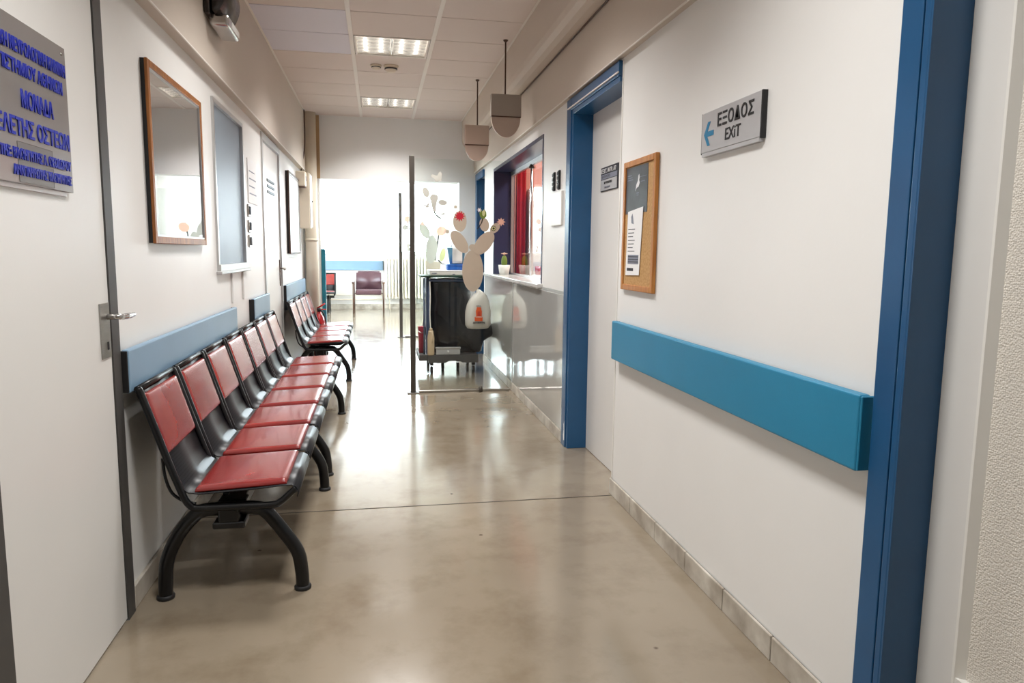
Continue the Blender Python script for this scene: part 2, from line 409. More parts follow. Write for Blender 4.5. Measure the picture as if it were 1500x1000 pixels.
# waiting-room shell
ww = wall_x('wall_waiting_left', WX0-.15, WX0, YB, WY1, 0, ZC+.1, [(9.6, 14.8, 1.0, 2.5)], 'wall_paint')
ww2 = wall_x('wall_waiting_right', WX1, WX1+.15, YB+.2, WY1, 0, ZC+.1, [(9.4, 15.2, 1.0, 2.6)], 'wall_paint')
fm = MB()
fm.box(WX0, WX1, WY1, WY1+.15, 0, 1.20); fm.box(WX0, WX1, WY1, WY1+.15, 2.72, ZC+.1)
fm.box(WX0, -1.62, WY1, WY1+.15, 1.20, 2.72); fm.box(1.30, WX1, WY1, WY1+.15, 1.20, 2.72)
struct(fm.build('wall_far', 'wall_paint'))
struct(MB().box(WX0, XL, YB, YB+.2, 0, ZC+.1).build('wall_waiting_near_left', 'wall_paint'))
struct(MB().box(XR+.19, WX1, YB, YB+.2, 0, ZC+.1).build('wall_waiting_near_right', 'wall_paint'))
def window_far(name, x0, x1, z0, z1, y, mull):
    w = MB(); f = .035
    w.box(x0, x1, y, y+.06, z0, z0+f); w.box(x0, x1, y, y+.06, z1-f, z1); w.box(x0, x0+f, y, y+.06, z0+f, z1-f); w.box(x1-f, x1, y, y+.06, z0+f, z1-f)
    o = struct(w.build(name, 'white_plastic'))
    xs = [x0+f]+list(mull)+[x1-f]
    for m_ in mull: MB().box(m_-.018, m_+.018, y, y+.06, z0+f, z1-f).build('mullion', 'white_plastic', o)
    for a, b in zip(xs, xs[1:]): MB().box(a, b, y+.028, y+.034, z0+f, z1-f).build('pane', 'clear_glass', o)
    MB().bbox(x0-.03, x1+.03, y-.06, y, z0-.03, z0, .004).build('window_sill', 'white_plastic', o)
    return o
window_far('window_2', -1.62, 1.30, 1.20, 2.72, WY1, [-.62, -.10, .64])
def window_side(name, x, y0, y1, z0, z1, mull):
    w = MB(); f = .04
    w.box(x, x+.06, y0, y1, z0, z0+f); w.box(x, x+.06, y0, y1, z1-f, z1); w.box(x, x+.06, y0, y0+f, z0+f, z1-f); w.box(x, x+.06, y1-f, y1, z0+f, z1-f)
    o = struct(w.build(name, 'white_plastic')); ys = [y0+f]+list(mull)+[y1-f]
    for m_ in mull: MB().box(x, x+.06, m_-.02, m_+.02, z0+f, z1-f).build('mullion', 'white_plastic', o)
    for a, b in zip(ys, ys[1:]): MB().box(x+.028, x+.034, a, b, z0+f, z1-f).build('pane', 'clear_glass', o)
    return o
window_side('window_3', WX0-.1, 9.6, 14.8, 1.0, 2.5, [10.9, 12.2, 13.5])
window_side('window_4', WX1+.05, 9.4, 15.2, 1.0, 2.6, [10.85, 12.3, 13.75])
struct(MB().box(WX0, WX1, WY1-.02, WY1, 0, .10).build('baseboard_far', 'skirting_stone'))
# heating pipes low on the far wall
hp = MB(); hp.tube([(WX0+.05, WY1-.05, .20), (.1, WY1-.05, .20)], .012, 8); hp.tube([(WX0+.05, WY1-.05, .30), (.1, WY1-.05, .30)], .012, 8)
tag(hp.build('heating_pipe', 'radiator_cream'), 'pair of thin cream heating pipes low on the far waiting room wall', 'pipe')

# skirting: stone pieces on the right, continuous strip on the left
bt = struct(MB().box(XR-.004, XR-.0005, 1.49, 3.45, 0.0, .078).build('baseboard_right', 'gap_dark'))
y = 3.45
while y > 1.5:
    a = max(y-.312, 1.49)
    MB().bbox(XR-.014, XR-.004, a+.0015, y-.0015, 0.0, .082, .002, 1).build('skirting_tile', 'skirting_stone', bt); y -= .315
bt2 = struct(MB().box(XR-.004, XR-.0005, 4.44, 8.05, 0.0, .07).build('baseboard_right_far', 'gap_dark'))
y = 4.44
while y < 8.0:
    MB().bbox(XR-.016, XR-.004, y+.0015, min(y+.4, 8.05)-.0015, 0.0, .075, .002, 1).build('skirting_tile', 'skirting_stone', bt2); y += .40
struct(MB().bbox(XL, XL+.014, 2.54, 5.70, 0, .085, .003, 1).build('baseboard_left', 'skirting_stone'))
struct(MB().bbox(XL, XL+.014, 6.76, YB, 0, .085, .003, 1).build('baseboard_left_far', 'skirting_stone'))

# ------------------------------------------------------------------ doors and windows of the corridor
# near left door: white leaf in a dark grey steel frame
d1 = struct(MB().bbox(XL-.035, XL+.012, 1.735, 2.462, .008, 2.10, .003, 1).build('door_1', 'door_white'))
fr = MB(); fr.box(XL-.05, XL+.016, 2.464, 2.53, 0, 2.145); fr.box(XL-.05, XL+.016, 1.66, 1.732, 0, 2.145); fr.box(XL-.05, XL+.016, 1.66, 2.53, 2.103, 2.145)
fo = fr.build('door_frame', 'frame_grey', d1)
hx = XL+.012
pl = MB().bbox(hx, hx+.004, 2.375, 2.452, .905, 1.078, .001, 1).build('handle_plate', 'brushed_steel', d1)
lv = MB(); lv.tube([(hx+.003, 2.432, 1.034), (hx+.05, 2.432, 1.034)], .009, 10)
lv.tube(smooth_path([(hx+.05, 2.425, 1.034), (hx+.053, 2.45, 1.034), (hx+.05, 2.50, 1.032), (hx+.046, 2.545, 1.031)], 4), [.009]*4+[.010]*5+[.008]*4, 10)
lv.build('lever', 'chrome', d1)
MB().bbox(hx+.004, hx+.006, 2.420, 2.432, .93, .955, .0005, 1).build('keyhole', 'ink_black', d1)
# plaque on that door
PX = XL+.012
pq = thing('door_plaque', 'grey metal plaque with blue Greek lettering on the white door', 'plaque', (PX, 2.0, 1.4))
def pbox(name, m, y0, y1, z0, z1, x0, x1, par=pq): return MB().bbox(x0, x1, y0-2.0, y1-2.0, z0-1.4, z1-1.4, .001, 1).build(name, m, par)
pbox('plate', 'plaque_grey', 1.72, 2.205, 1.400, 1.785, 0.004, .016)
pbox('backing', 'aluminium', 1.73, 2.19, 1.388, 1.770, 0.0, .004)
pbox('patch', 'plaque_patch', 1.90, 2.085, 1.403, 1.498, .016, .0165)
for body, yend, zz, sz, wd in [('ΠΑΙΔΕΥΤΙΚΗ ΝΕΥΡΟΛΟΓΙΚΗ ΚΛΙΝΙΚΗ', 2.192, 1.706, .042, .46), ('ΠΑΝΕΠΙΣΤΗΜΙΟΥ ΑΘΗΝΩΝ', 2.168, 1.656, .042, .42), ('ΜΟΝΑΔΑ', 2.103, 1.582, .056, .17),
                               ('ΜΕΛΕΤΗΣ ΟΣΤΕΩΝ', 2.190, 1.512, .056, .42), ('Δ/ΝΤΗΣ: ΚΑΘΗΓΗΤΗΣ Α. ΘΕΟΔΩΡΟΥ', 2.195, 1.458, .032, .42), ('ΑΝΑΠΛΗΡΩΤΗΣ ΚΑΘΗΓΗΤΗΣ', 2.193, 1.420, .030, .32)]:
    text(body, sz, 'ink_blue', pq, (PX+.0175, yend-wd, zz), ROT_L, width=wd, bold=.0012, depth=.0012)
for yy in (1.74, 2.18): MB().lathe([(.004, 0), (.004, .003)], (0, 0, 0), 10).build('screw', 'chrome', pq).matrix_local = Matrix.Translation((.015, yy-2.0, .365)) @ Matrix.Rotation(math.pi/2, 4, 'Y')

# obscured window in the left wall
w1 = MB(); wf = .025
w1.box(XL-.08, XL+.012, 4.10, 4.95, 2.05-wf, 2.05); w1.box(XL-.08, XL+.012, 4.10, 4.10+wf, 1.165, 2.05-wf); w1.box(XL-.08, XL+.012, 4.95-wf, 4.95, 1.165, 2.05-wf); w1.box(XL-.08, XL+.02, 4.10, 4.95, 1.13, 1.165)
w1o = struct(w1.build('window_1', 'aluminium'))
MB().box(XL-.012, XL-.006, 4.10+wf, 4.95-wf, 1.165, 2.05-wf).build('pane', 'frosted_pane', w1o)
MB().bbox(XL, XL+.03, 4.08, 4.97, 1.112, 1.13, .003, 1).build('window_sill', 'aluminium', w1o)

# white door further along the left wall
d2 = struct(MB().bbox(XL-.045, XL-.004, 5.785, 6.675, .01, 2.075, .003, 1).build('door_2', 'door_white'))
df = MB(); df.box(XL-.06, XL+.012, 5.735, 5.78, 0, 2.13); df.box(XL-.06, XL+.012, 6.68, 6.725, 0, 2.13); df.box(XL-.06, XL+.012, 5.78, 6.68, 2.08, 2.13)
df.build('door_frame', 'aluminium', d2)
for q in range(3):
    MB().bbox(XL-.006, XL+.001, 6.02, 6.42, 1.70+q*.045, 1.722+q*.045, .002, 1).build('vent_slat', 'ink_black', d2)
MB().bbox(XL-.004, XL+.003, 6.60, 6.64, .93, 1.16, .001, 1).build('handle_plate', 'wood_dark', d2)
h2 = MB(); h2.tube([(XL, 6.62, 1.085), (XL+.05, 6.62, 1.085)], .009, 8); h2.tube([(XL+.05, 6.63, 1.085), (XL+.05, 6.50, 1.08)], .009, 8); h2.build('lever', 'brushed_steel', d2)

# near right door: blue frame, white leaf with an embossed panel
d3 = MB(); LX = 1.262
d3.box(LX, LX+.04, 1.288, 1.3895, 0.01, 2.08); d3.box(LX, LX+.04, .50, .62, 0.01, 2.08); d3.box(LX, LX+.04, .62, 1.288, 0.01, .295); d3.box(LX, LX+.04, .62, 1.288, 1.95, 2.08)
d3o = struct(d3.build('door_3', 'door_white'))
mo = MB()
mo.prism([(LX+.012, 1.288), (LX, 1.288), (LX-.006, 1.283), (LX-.006, 1.276), (LX+.012, 1.262)], .295, 1.95, 'z')
mo.box(LX-.005, LX+.012, .62, 1.276, .295, .315); mo.box(LX-.005, LX+.012, .62, 1.276, 1.93, 1.95); mo.box(LX-.005, LX+.012, .62, .642, .315, 1.93)
mo.build('moulding', 'white_plastic', d3o)
MB().box(LX+.012, LX+.022, .62, 1.285, .295, 1.95).build('door_panel', 'embossed_panel', d3o)
c3 = MB()
for a, b, x0 in [(1.4245, 1.492, 1.168), (1.3950, 1.4150, 1.163)]: c3.bbox(x0, XR-.0002, a, b, 0, 2.16, .003, 2)
c3.box(1.1635, XR+.11, 1.390, 1.3948, 0, 2.10)
c3.bbox(1.168, XR-.0002, .43, 1.492, 2.10, 2.17, .003, 2); c3.bbox(1.168, XR-.0002, .42, .50, 0, 2.10, .003, 2)
c3.build('door_frame', 'blue_paint', d3o)
MB().box(1.178, XR, 1.4150, 1.4245, 0, 2.10).build('groove_shade', 'gap_dark', d3o)  # dark strip paints the shade inside the casing groove

# door in the right wall behind the notice board
d4 = struct(MB().bbox(1.30, 1.34, 3.4505, 4.30, .002, 2.10, .002, 1).build('door_4', 'door_white'))
c4 = MB(); c4.bbox(1.168, XR-.0002, 4.335, 4.432, 0, 2.185, .004, 2); c4.bbox(1.175, 1.345, 4.302, 4.334, 0, 2.14, .004, 2)
c4.bbox(1.168, XR-.0002, 3.452, 4.335, 2.112, 2.185, .004, 2); c4.bbox(1.175, 1.345, 3.452, 4.302, 2.085, 2.112, .003, 2)
c4.build('door_frame', 'blue_paint', d4)
MB().box(1.162, 1.1685, 3.452, 4.40, 2.125, 2.132).build('frame_bead', 'grid_white', d4)
MB().bbox(1.186, 1.196, 3.438, 3.4515, .082, 2.19, .002, 1).build('corner_bead', 'white_plastic', d4)
cp = MB(); cp.prism([(4.345, .045), (4.362, .04), (4.372, .075), (4.36, .11), (4.364, .145), (4.35, .17), (4.344, .10)], 1.1672, 1.1681, 'x'); cp.build('paint_chip', 'paper', d4)
# small sign on that leaf
ds = thing('room_sign', 'small dark grey and silver room sign on the recessed door', 'sign', (1.30, 3.95, 1.62))
MB().bbox(-.006, 0, -.155, .15, -.015, .122, .001, 1).build('plate', 'print_dark', ds)
MB().box(-.0075, -.006, -.145, .14, -.010, .050).build('lower_panel', 'sign_silver', ds)
MB().box(-.0075, -.006, -.145, .14, .054, .080).build('middle_band', 'print_grey', ds)
text('ΕΞΕΤ. ΙΑΤΡ. Α7', .032, 'print_white', ds, (1.2925, 4.085, 1.708), ROT_R, width=.26, bold=.0006)
text('ΙΑΤΡΕΙΟ', .020, 'ink_black', ds, (1.2925, 4.075, 1.680), ROT_R, width=.15)
text('ΝΕΥΡΟΛΟΓΙΚΟ', .018, 'ink_black', ds, (1.2915, 4.03, 1.645), ROT_R, width=.14)
text('ΤΜΗΜΑ', .016, 'print_grey', ds, (1.2915, 4.03, 1.620), ROT_R, width=.11)

# blue door at the far right
d5 = struct(MB().bbox(1.29, 1.33, 8.081, 8.609, .002, 2.119, .002, 1).build('door_5', 'blue_paint'))
c5 = MB(); c5.bbox(1.165, XR-.0002, 8.60, 8.70, 0, 2.17, .004, 2); c5.bbox(1.175, 1.335, 8.61, 8.639, 0, 2.12, .003, 2); c5.bbox(1.165, XR-.0002, 8.08, 8.60, 2.09, 2.17, .004, 2)
c5.build('door_frame', 'blue_paint', d5)

# ------------------------------------------------------------------ reception hatch
GX = 1.375
wv = MB()
wv.box(XR-.004, GX+.03, 7.40, 7.4298, 1.02, 2.10); wv.box(XR-.004, GX+.03, 5.1502, 5.18, 1.02, 2.10); wv.box(XR-.004, GX+.03, 5.18, 7.40, 2.07, 2.0998)
rw = struct(wv.build('window_5', 'navy_paint'))
fr = MB(); fr.box(GX-.01, GX+.02, 5.18, 7.40, 2.03, 2.07); fr.box(GX-.01, GX+.02, 5.18, 7.40, 1.02, 1.035); fr.box(GX-.01, GX+.02, 7.375, 7.40, 1.035, 2.03); fr.box(GX-.01, GX+.02, 5.18, 5.205, 1.035, 2.03)
fr.build('window_frame', 'aluminium', rw)
MB().tube([(GX-.006, 6.40, 1.035), (GX-.006, 6.40, 2.04)], .010, 10).build('mullion', 'chrome', rw)
MB().lathe([(.028, 0), (.022, .02), (.012, .035)], (GX-.006, 6.40, 1.999), 14).build('mullion_collar', 'post_steel', rw)
MB().box(GX+.002, GX+.008, 5.205, 6.40, 1.035, 2.03).build('pane', 'reception_glass', rw)
MB().box(GX+.002, GX+.008, 6.40, 7.375, 1.035, 2.03).build('pane', 'reception_glass', rw)
ct = MB(); ct.bbox(1.148, 1.189, 5.12, 7.98, .988, 1.018, .005, 2); ct.box(1.187, 1.72, 5.185, 7.395, .988, 1.018)
tag(ct.build('counter_top', 'marble_top'), 'long pale marble counter top under the reception hatch', 'counter')
pn = MB().bbox(XR-.010, XR-.0005, 4.436, 6.238, .078, .975, .002, 1).build('wall_panel', 'glossy_laminate', wr)
pn2 = MB().bbox(XR-.010, XR-.0005, 6.252, 7.98, .078, .982, .002, 1).build('wall_panel', 'glossy_laminate', wr)
MB().box(XR-.013, XR-.0005, 6.238, 6.252, .078, .985).build('panel_strip', 'aluminium', wr)
MB().bbox(XR-.006, XR-.0005, 4.436, 5.12, .978, 1.0, .002, 1).build('panel_strip', 'aluminium', wr)
# reception room behind the hatch
rm = MB(); rm.box(XR+.19, 3.4, 8.02, 8.12, 0, ZC+.1); rm.box(3.4, 3.5, 4.45, 8.12, 0, ZC+.1); rm.box(XR+.19, 3.4, 4.35, 4.45, 0, ZC+.1)
struct(rm.build('wall_reception', 'salmon_wall'))
def curtain(label, m, x0, x1, y, z0, z1):
    n = 28; top = []; vs = []; fs = []
    for i in range(n+1):
        t = i/n; x = x0+(x1-x0)*t; yy = y+.022*math.sin(t*math.pi*2*max(2, (x1-x0)/.07))
        vs += [(x, yy, z0), (x, yy, z1), (x, yy+.006, z0), (x, yy+.006, z1)]
    for i in range(n):
        a = 4*i; b = a+4
        fs += [(a, b, b+1, a+1), (a+2, a+3, b+3, b+2), (a+1, b+1, b+3, a+3), (a, a+2, b+2, b)]
    fs += [(0, 1, 3, 2), (4*n, 4*n+2, 4*n+3, 4*n+1)]
    return tag(MB().add(vs, fs, True).build('curtain', m), label, 'curtain')
curtain('dusty pink curtain inside the reception beside the navy frame', 'curtain_pink', 1.40, 1.52, 7.93, .02, 2.45)
curtain('narrow red curtain hanging inside the reception', 'curtain_red', 1.53, 1.63, 7.90, .02, 2.45)
cb = thing('added_white_cabinet', 'added white cabinet shape standing in for brightness in the reception glass', 'cabinet', (1.95, 7.8, 0))  # added cabinet shape; its white stands in for brightness in the hatch glass
MB().bbox(-.29, .30, -.02, .20, 0, 1.95, .004, 1).build('body', 'white_plastic', cb)
for s in (-1, 1):
    dd = MB().bbox(-.285 if s < 0 else .008, .002 if s < 0 else .295, -.04, -.02, .06, 1.93, .003, 1).build('door', 'white_plastic', cb)
    MB().tube([(s*.03+.005, -.05, 1.0), (s*.03+.005, -.05, 1.15)], .006, 8).build('handle', 'aluminium', dd)
def cup(label, m, x, y, z, r, h, cat):
    return tag(MB().lathe([(r*.8, 0), (r, h), (r*.9, h), (r*.72, .008), (.001, .008)], (x, y, z), 20).build('cup', m), label, cat)
pt = onz(790, 397, 1.018); cup('red plastic cup on the reception counter behind the glass', 'extinguisher_red', 1.60, 7.10, 1.018, .035, .09, 'cup')
pp = thing('reflected_cactus', 'white cactus pot added to stand in for a sticker reflection at the counter', 'potted plant', (1.27, 7.22, 1.018))  # made-up pot; stands in for a plant sticker reflected in the hatch glass
MB().lathe([(.048, 0), (.062, .10), (.056, .10), (.05, .07), (.001, .07)], (0, 0, 0), 24).build('pot', 'white_plastic', pp)
MB().lathe([(.001, .07), (.022, .08), (.032, .12), (.030, .16), (.018, .19), (.001, .20)], (0, 0, 0), 16).build('cactus', 'sticker_green', pp)
fl = MB()
for i in range(8):
    a = i*math.pi/4; fl.lathe([(.001, -.006), (.010, 0), (.001, .006)], (.026*math.cos(a), .026*math.sin(a), .215), 8)
fl.lathe([(.001, -.02), (.014, -.004), (.014, .006), (.001, .012)], (0, 0, .215), 10)
fl.build('flower', 'sticker_pink', pp)

# ------------------------------------------------------------------ bumper rails
def rail(y0, y1, z0, z1, side, m, label, th=.036, top='rail_top_pale'):
    x = XL if side < 0 else XR; s = 1 if side < 0 else -1
    o = thing('bumper_rail', label, 'rail', (x, y0, z0))
    g = .0
    MB().bbox(min(s*.012, s*th), max(s*.012, s*th), 0.006, y1-y0-.006, 0, z1-z0, .006, 3).build('cover', m, o)
    MB().box(min(0, s*.014), max(0, s*.014), .02, y1-y0-.02, .02, z1-z0-.02).build('mounting_strip', 'gap_dark', o)
    for ya in (0.0, y1-y0-.007):
        MB().bbox(min(0, s*(th-.003)), max(0, s*(th-.003)), ya, ya+.007, .003, z1-z0-.003, .002, 1).build('end_cap', 'black_rubber' if side < 0 else m, o)
    return o
rail(1.505, 3.395, .722, .914, 1, 'rail_blue', 'long bright blue bumper rail on the white wall under the exit sign', th=.044)
rail(2.535, 4.42, .765, .912, -1, 'rail_pale_blue', 'long pale blue bumper rail with black end above the red seats')
rail(5.02, 5.72, .755, .918, -1, 'rail_pale_blue', 'short pale blue bumper rail just before the white vented door')
rail(6.74, 8.46, .70, .928, -1, 'rail_pale_blue', 'pale blue bumper rail between the vented door and the round pipe')
fr_ = thing('bumper_rail', 'light blue bumper rail on the far wall under the big window', 'rail', (-1.6, WY1, .83))
MB().bbox(0, 1.70, -.045, -.008, 0, .20, .006, 2).build('cover', 'rail_pale_blue', fr_)
MB().box(.03, 1.67, -.012, 0, .02, .18).build('mounting_strip', 'gap_dark', fr_)
MB().bbox(1.70, 1.708, -.044, 0, .003, .197, .002, 1).build('end_cap', 'black_rubber', fr_)
tag(MB().bbox(-.664, -.618, YB-.012, YB+.06, .005, 1.262, .004, 2).build('corner_guard', 'teal_paint'), 'tall teal corner guard on the pilaster edge by the waiting room', 'corner guard')

# ------------------------------------------------------------------ beam seating
SP = .455      # seat pitch
def ribbon(mb, prof, y0, y1, th):
    """bent sheet: polyline in x-z, extruded along y with thickness"""
    n = len(prof); P = [Vector((p[0], 0, p[1])) for p in prof]; nr = []
    for i in range(n):
        t = (P[min(i+1, n-1)]-P[max(i-1, 0)]).normalized(); nr.append(Vector((-t.z, 0, t.x)))
    vs = []
    for i in range(n):
        for s in (0, -th):
            q = P[i]+nr[i]*s; vs += [(q.x, y0, q.z), (q.x, y1, q.z)]
    fs = []
    for i in range(n-1):
        a = 4*i; b = a+4
        fs += [(a, a+1, b+1, b), (a+2, b+2, b+3, a+3), (a, b, b+2, a+2), (a+1, a+3, b+3, b+1)]
    fs += [(0, 2, 3, 1), (4*n-4, 4*n-3, 4*n-1, 4*n-2)]
    mb.add(vs, fs, True)
def pad(p0, p1, y0, y1, th, edge=.018):
    """flat upholstered pad between two points of the profile (x-z), puffed at the middle"""
    a = Vector((p0[0], 0, p0[1])); b = Vector((p1[0], 0, p1[1])); t = (b-a); L = t.length; t.normalize(); nr = Vector((-t.z, 0, t.x))
    nu, nv = 12, 12; vs = []; fs = []
    def prof(d, tot):      # height factor by distance to the edge
        e = min(d, tot-d); e = min(e/edge, 1.0); return math.sqrt(max(0, 1-(1-e)**2))
    us = [0, .012, .03, .06, .12, .3, .5, .7, .88, .94, .97, .988, 1.0]
    for u in us:
        for v in us:
            h = th*(.25+.75*min(prof(u*L, L), prof(v*(y1-y0), y1-y0)))*(1+.18*(1-(2*u-1)**2)*(1-(2*v-1)**2))
            q = a+t*(u*L)+nr*h; vs.append((q.x, y0+(y1-y0)*v, q.z))
    m = len(us)
    for i in range(m-1):
        for j in range(m-1): fs.append((i*m+j, (i+1)*m+j, (i+1)*m+j+1, i*m+j+1))
    mb = MB(); mb.add(vs, fs, True)
    base = []
    ring = [(0, j) for j in range(m)]+[(i, m-1) for i in range(1, m)]+[(m-1, j) for j in range(m-2, -1, -1)]+[(i, 0) for i in range(m-2, 0, -1)]
    top = [vs[i*m+j] for i, j in ring]
    bot = [tuple(a+t*(us[i]*L)+Vector((0, y0+(y1-y0)*us[j], 0))) for i, j in ring]
    k = len(ring); mb.add(top+bot, [(q, (q+1) % k, (q+1) % k+k, q+k) for q in range(k)], True)
    mb.add(bot, [tuple(range(k))])
    return mb
# profile measured from the wall face: x forward, z up
SHELL = [(.052, .772), (.068, .735), (.098, .635), (.128, .535), (.150, .470), (.172, .428), (.198, .407), (.235, .401), (.30, .404), (.42, .410), (.515, .418), (.545, .419), (.562, .410), (.570, .392), (.566, .372)]
def make_seat(parent, y):
    w0, w1 = y+.020, y+SP-.020
    sh = MB(); ribbon(sh, SHELL, w0, w1, .004)
    s = sh.build('seat_shell', 'perforated_steel', parent)
    pad((.063, .756), (.129, .540), w0+.020, w1-.020, .012).build('back_pad', 'vinyl_red', s)
    pad((.218, .404), (.528, .4185), w0+.008, w1-.008, .018).build('seat_pad', 'vinyl_red', s)
    for yy in (w0+.001, w1-.001):
        path = [(.054, yy, .776), (.066, yy, .748), (.138, yy, .520), (.168, yy, .432), (.186, yy, .384), (.205, yy, .357), (.235, yy, .348), (.40, yy, .347), (.475, yy, .347), (.505, yy, .356), (.548, yy, .394), (.560, yy, .404)]
        MB().tube(smooth_path(path, 4), .0125, 10).build('side_frame', 'black_steel', s)
    for yy in (w0+.010, w1-.010):      # thin bent rod bridging back and seat behind the shell
        MB().tube(smooth_path([(.118, yy, .53), (.124, yy, .46), (.143, yy, .405), (.18, yy, .374), (.22, yy, .362)], 4), .0055, 6).build('brace', 'black_steel', s)
    MB().tube([(.052, w0, .776), (.052, w1, .776)], .011, 8).build('top_rail', 'black_steel', s)
    return s
def make_bench(name, label, nseats, legs, loc, rz=0.0):
    b = thing(name, label, 'bench', loc, rz, 'waiting benches')
    for i in range(nseats): make_seat(b, i*SP)
    L = nseats*SP
    MB().bbox(.29, .36, .03, L-.03, .285, .335, .006, 2).build('beam', 'black_steel', b)
    for i in range(nseats):
        MB().bbox(.275, .375, i*SP+.10, i*SP+.16, .275, .345, .004, 1).build('seat_bracket', 'black_steel', b)
    for ly in legs:
        arch = [(.092, ly, .012), (.094, ly, .07), (.104, ly, .145), (.145, ly, .235), (.205, ly, .305), (.245, ly, .322), (.33, ly, .322), (.405, ly, .322), (.445, ly, .305), (.505, ly, .225), (.553, ly, .145), (.566, ly, .07), (.568, ly, .012)]
        lg = MB().tube(smooth_path(arch, 5), .0245, 14).build('leg', 'black_steel', b)
        for fx in (.092, .568): MB().lathe([(.030, 0), (.031, .010), (.026, .016)], (fx, ly, 0), 18).build('foot', 'black_rubber', lg)
        MB().bbox(.27, .38, ly-.045, ly+.045, .262, .286, .004, 1).build('leg_clamp', 'black_steel', lg)
    return b
make_bench('waiting_bench', 'three-seat black steel bench with red vinyl pads beside the near white door', 3, [.075, 1.19], (XL, 2.535, 0))
make_bench('waiting_bench', 'four-seat black steel bench with red vinyl pads below the frosted window', 4, [.07, 1.60], (XL, 3.905, 0))
make_bench('waiting_bench', 'four-seat black steel bench with red pads between the vented door and the pipe', 4, [.32, 1.72], (XL, 6.60, 0))
make_bench('waiting_bench', 'black steel bench with red pads against the far wall beside the brown armchair', 3, [.2, 1.22], (-.85-3*SP, WY1-.06-.05, 0), 0)
far_bench = [o for o in COL.objects if o.name.startswith('waiting_bench')][-1]
far_bench.rotation_euler = (0, 0, -math.pi/2); far_bench.location = (-.86-3*SP, WY1-.48, 0)

# ------------------------------------------------------------------ brown armchair by the window
def armchair():
    a = thing('armchair', 'mauve brown vinyl armchair with dark metal legs under the big window', 'armchair', (-.20, 14.42, 0))
    # local: x width, y depth (front 0), z
    st = MB(); st.bbox(-.255, .255, .03, .52, .37, .47, .03, 4); s = st.build('seat', 'vinyl_brown', a)
    bk = MB(); bm = bmesh.new(); bmesh.ops.create_cube(bm, size=1)
    for v in bm.verts:
        v.co = Vector((v.co.x*(.53 if v.co.z < 0 else .50), .50+v.co.y*.07+(v.co.z+.5)*.10, .43+(v.co.z+.5)*.40))
    bmesh.ops.bevel(bm, geom=bm.edges[:], offset=.03, segments=4, affect='EDGES'); bm.verts.index_update()
    bk.add([v.co for v in bm.verts], [tuple(v.index for v in f.verts) for f in bm.faces], True); bm.free()
    bk.build('backrest', 'vinyl_brown', a)
    for sx in (-1, 1):
        x = sx*.295
        MB().tube([(x, .02, 0), (x, .02, .60)], .017, 10).build('leg', 'wood_dark', a)
        MB().tube(smooth_path([(x, .60, 0), (x, .54, .30), (x, .52, .60)], 4), .017, 10).build('leg', 'wood_dark', a)
        MB().bbox(x-.028, x+.028, 0, .56, .595, .63, .012, 3).build('armrest', 'wood_dark', a)
        MB().tube([(x, .06, .40), (sx*.24, .06, .40)], .012, 8).build('side_bar', 'wood_dark', a)
    return a
armchair()

# ------------------------------------------------------------------ radiator
rd = thing('radiator', 'cream ribbed radiator under the big window beside the brown armchair', 'radiator', (.13, WY1-.19, .22))
fin0 = None; NF = 16
for i in range(NF):
    if fin0 is None:
        fin0 = MB().bbox(0, .045, 0, .10, 0, .92, .015, 3).build('fin', 'radiator_cream', rd)
    else:
        o = bpy.data.objects.new('fin', fin0.data); COL.objects.link(o); o.parent = rd; o.location = (i*.07, 0, 0)
for zz in (.06, .84): MB().tube([(-.02, .05, zz), (NF*.07, .05, zz)], .02, 10).build('header_pipe', 'radiator_cream', rd)
MB().box(.2, .24, .09, .185, .3, .34).build('wall_bracket', 'radiator_cream', rd); MB().box(.8, .84, .09, .185, .3, .34).build('wall_bracket', 'radiator_cream', rd)
MB().lathe([(.012, 0), (.022, .01), (.022, .05), (.012, .06)], (-.03, .05, .82), 12).build('valve', 'white_plastic', rd)
for xx in (.1, .95): MB().tube([(xx, .05, .02), (xx, .05, -.22)], .014, 8).build('foot', 'radiator_cream', rd)

# ------------------------------------------------------------------ glass partitions with plant stickers
def ell(cx, cy, rx, ry, ang=0.0, n=22, egg=0.0):
    out = []
    for i in range(n):
        a = 2*math.pi*i/n; x = rx*math.cos(a)*(1+egg*math.sin(a)); y_ = ry*math.sin(a)
        out.append((cx+x*math.cos(ang)-y_*math.sin(ang), cy+x*math.sin(ang)+y_*math.cos(ang)))
    return out
def star(cx, cy, r, n=10, inner=.5):
    return [(cx+(r if i % 2 == 0 else r*inner)*math.cos(math.pi*i/n), cy+(r if i % 2 == 0 else r*inner)*math.sin(math.pi*i/n)) for i in range(2*n)]
def partition(y, x0, x1, top, label, stickers, zb=.035):
    p = thing('glass_partition', label, 'partition', (x0, y, 0))
    post = MB().bbox(0, .045, -.02, .02, .006, top, .003, 2).build('post', 'post_steel', p)
    MB().bbox(-.03, .075, -.045, .045, 0, .008, .002, 1).build('base_plate', 'post_steel', p)
    for q in (-.018, .063): MB().lathe([(.006, 0), (.006, .006)], (q, -.03, .008), 8).build('bolt', 'chrome', p)
    gl = MB().box(.047, x1-x0-.004, -.004, .004, zb, top-.02).build('glass_pane', 'clear_glass', p)
    MB().bbox(.075, x1-x0-.02, -.010, .010, .0, .022, .003, 1).build('floor_channel', 'brushed_steel', p)
    MB().lathe([(.018, 0), (.020, .02), (.016, .045), (.008, .05)], (.62 if y < 8 else .5, -.030, 0), 14).build('floor_clamp', 'post_steel', p)
    for li, (poly, m) in enumerate(stickers):
        pts = [ony(a, b, y-.005) for a, b in poly]
        mb = MB(); mb.prism([(q.x-x0, q.z) for q in pts], -.0046-.0007*(li % 6)-.001, -.0042-.0007*(li % 6)+.0002, 'y')
        mb.build('sticker', m, p)
    return p
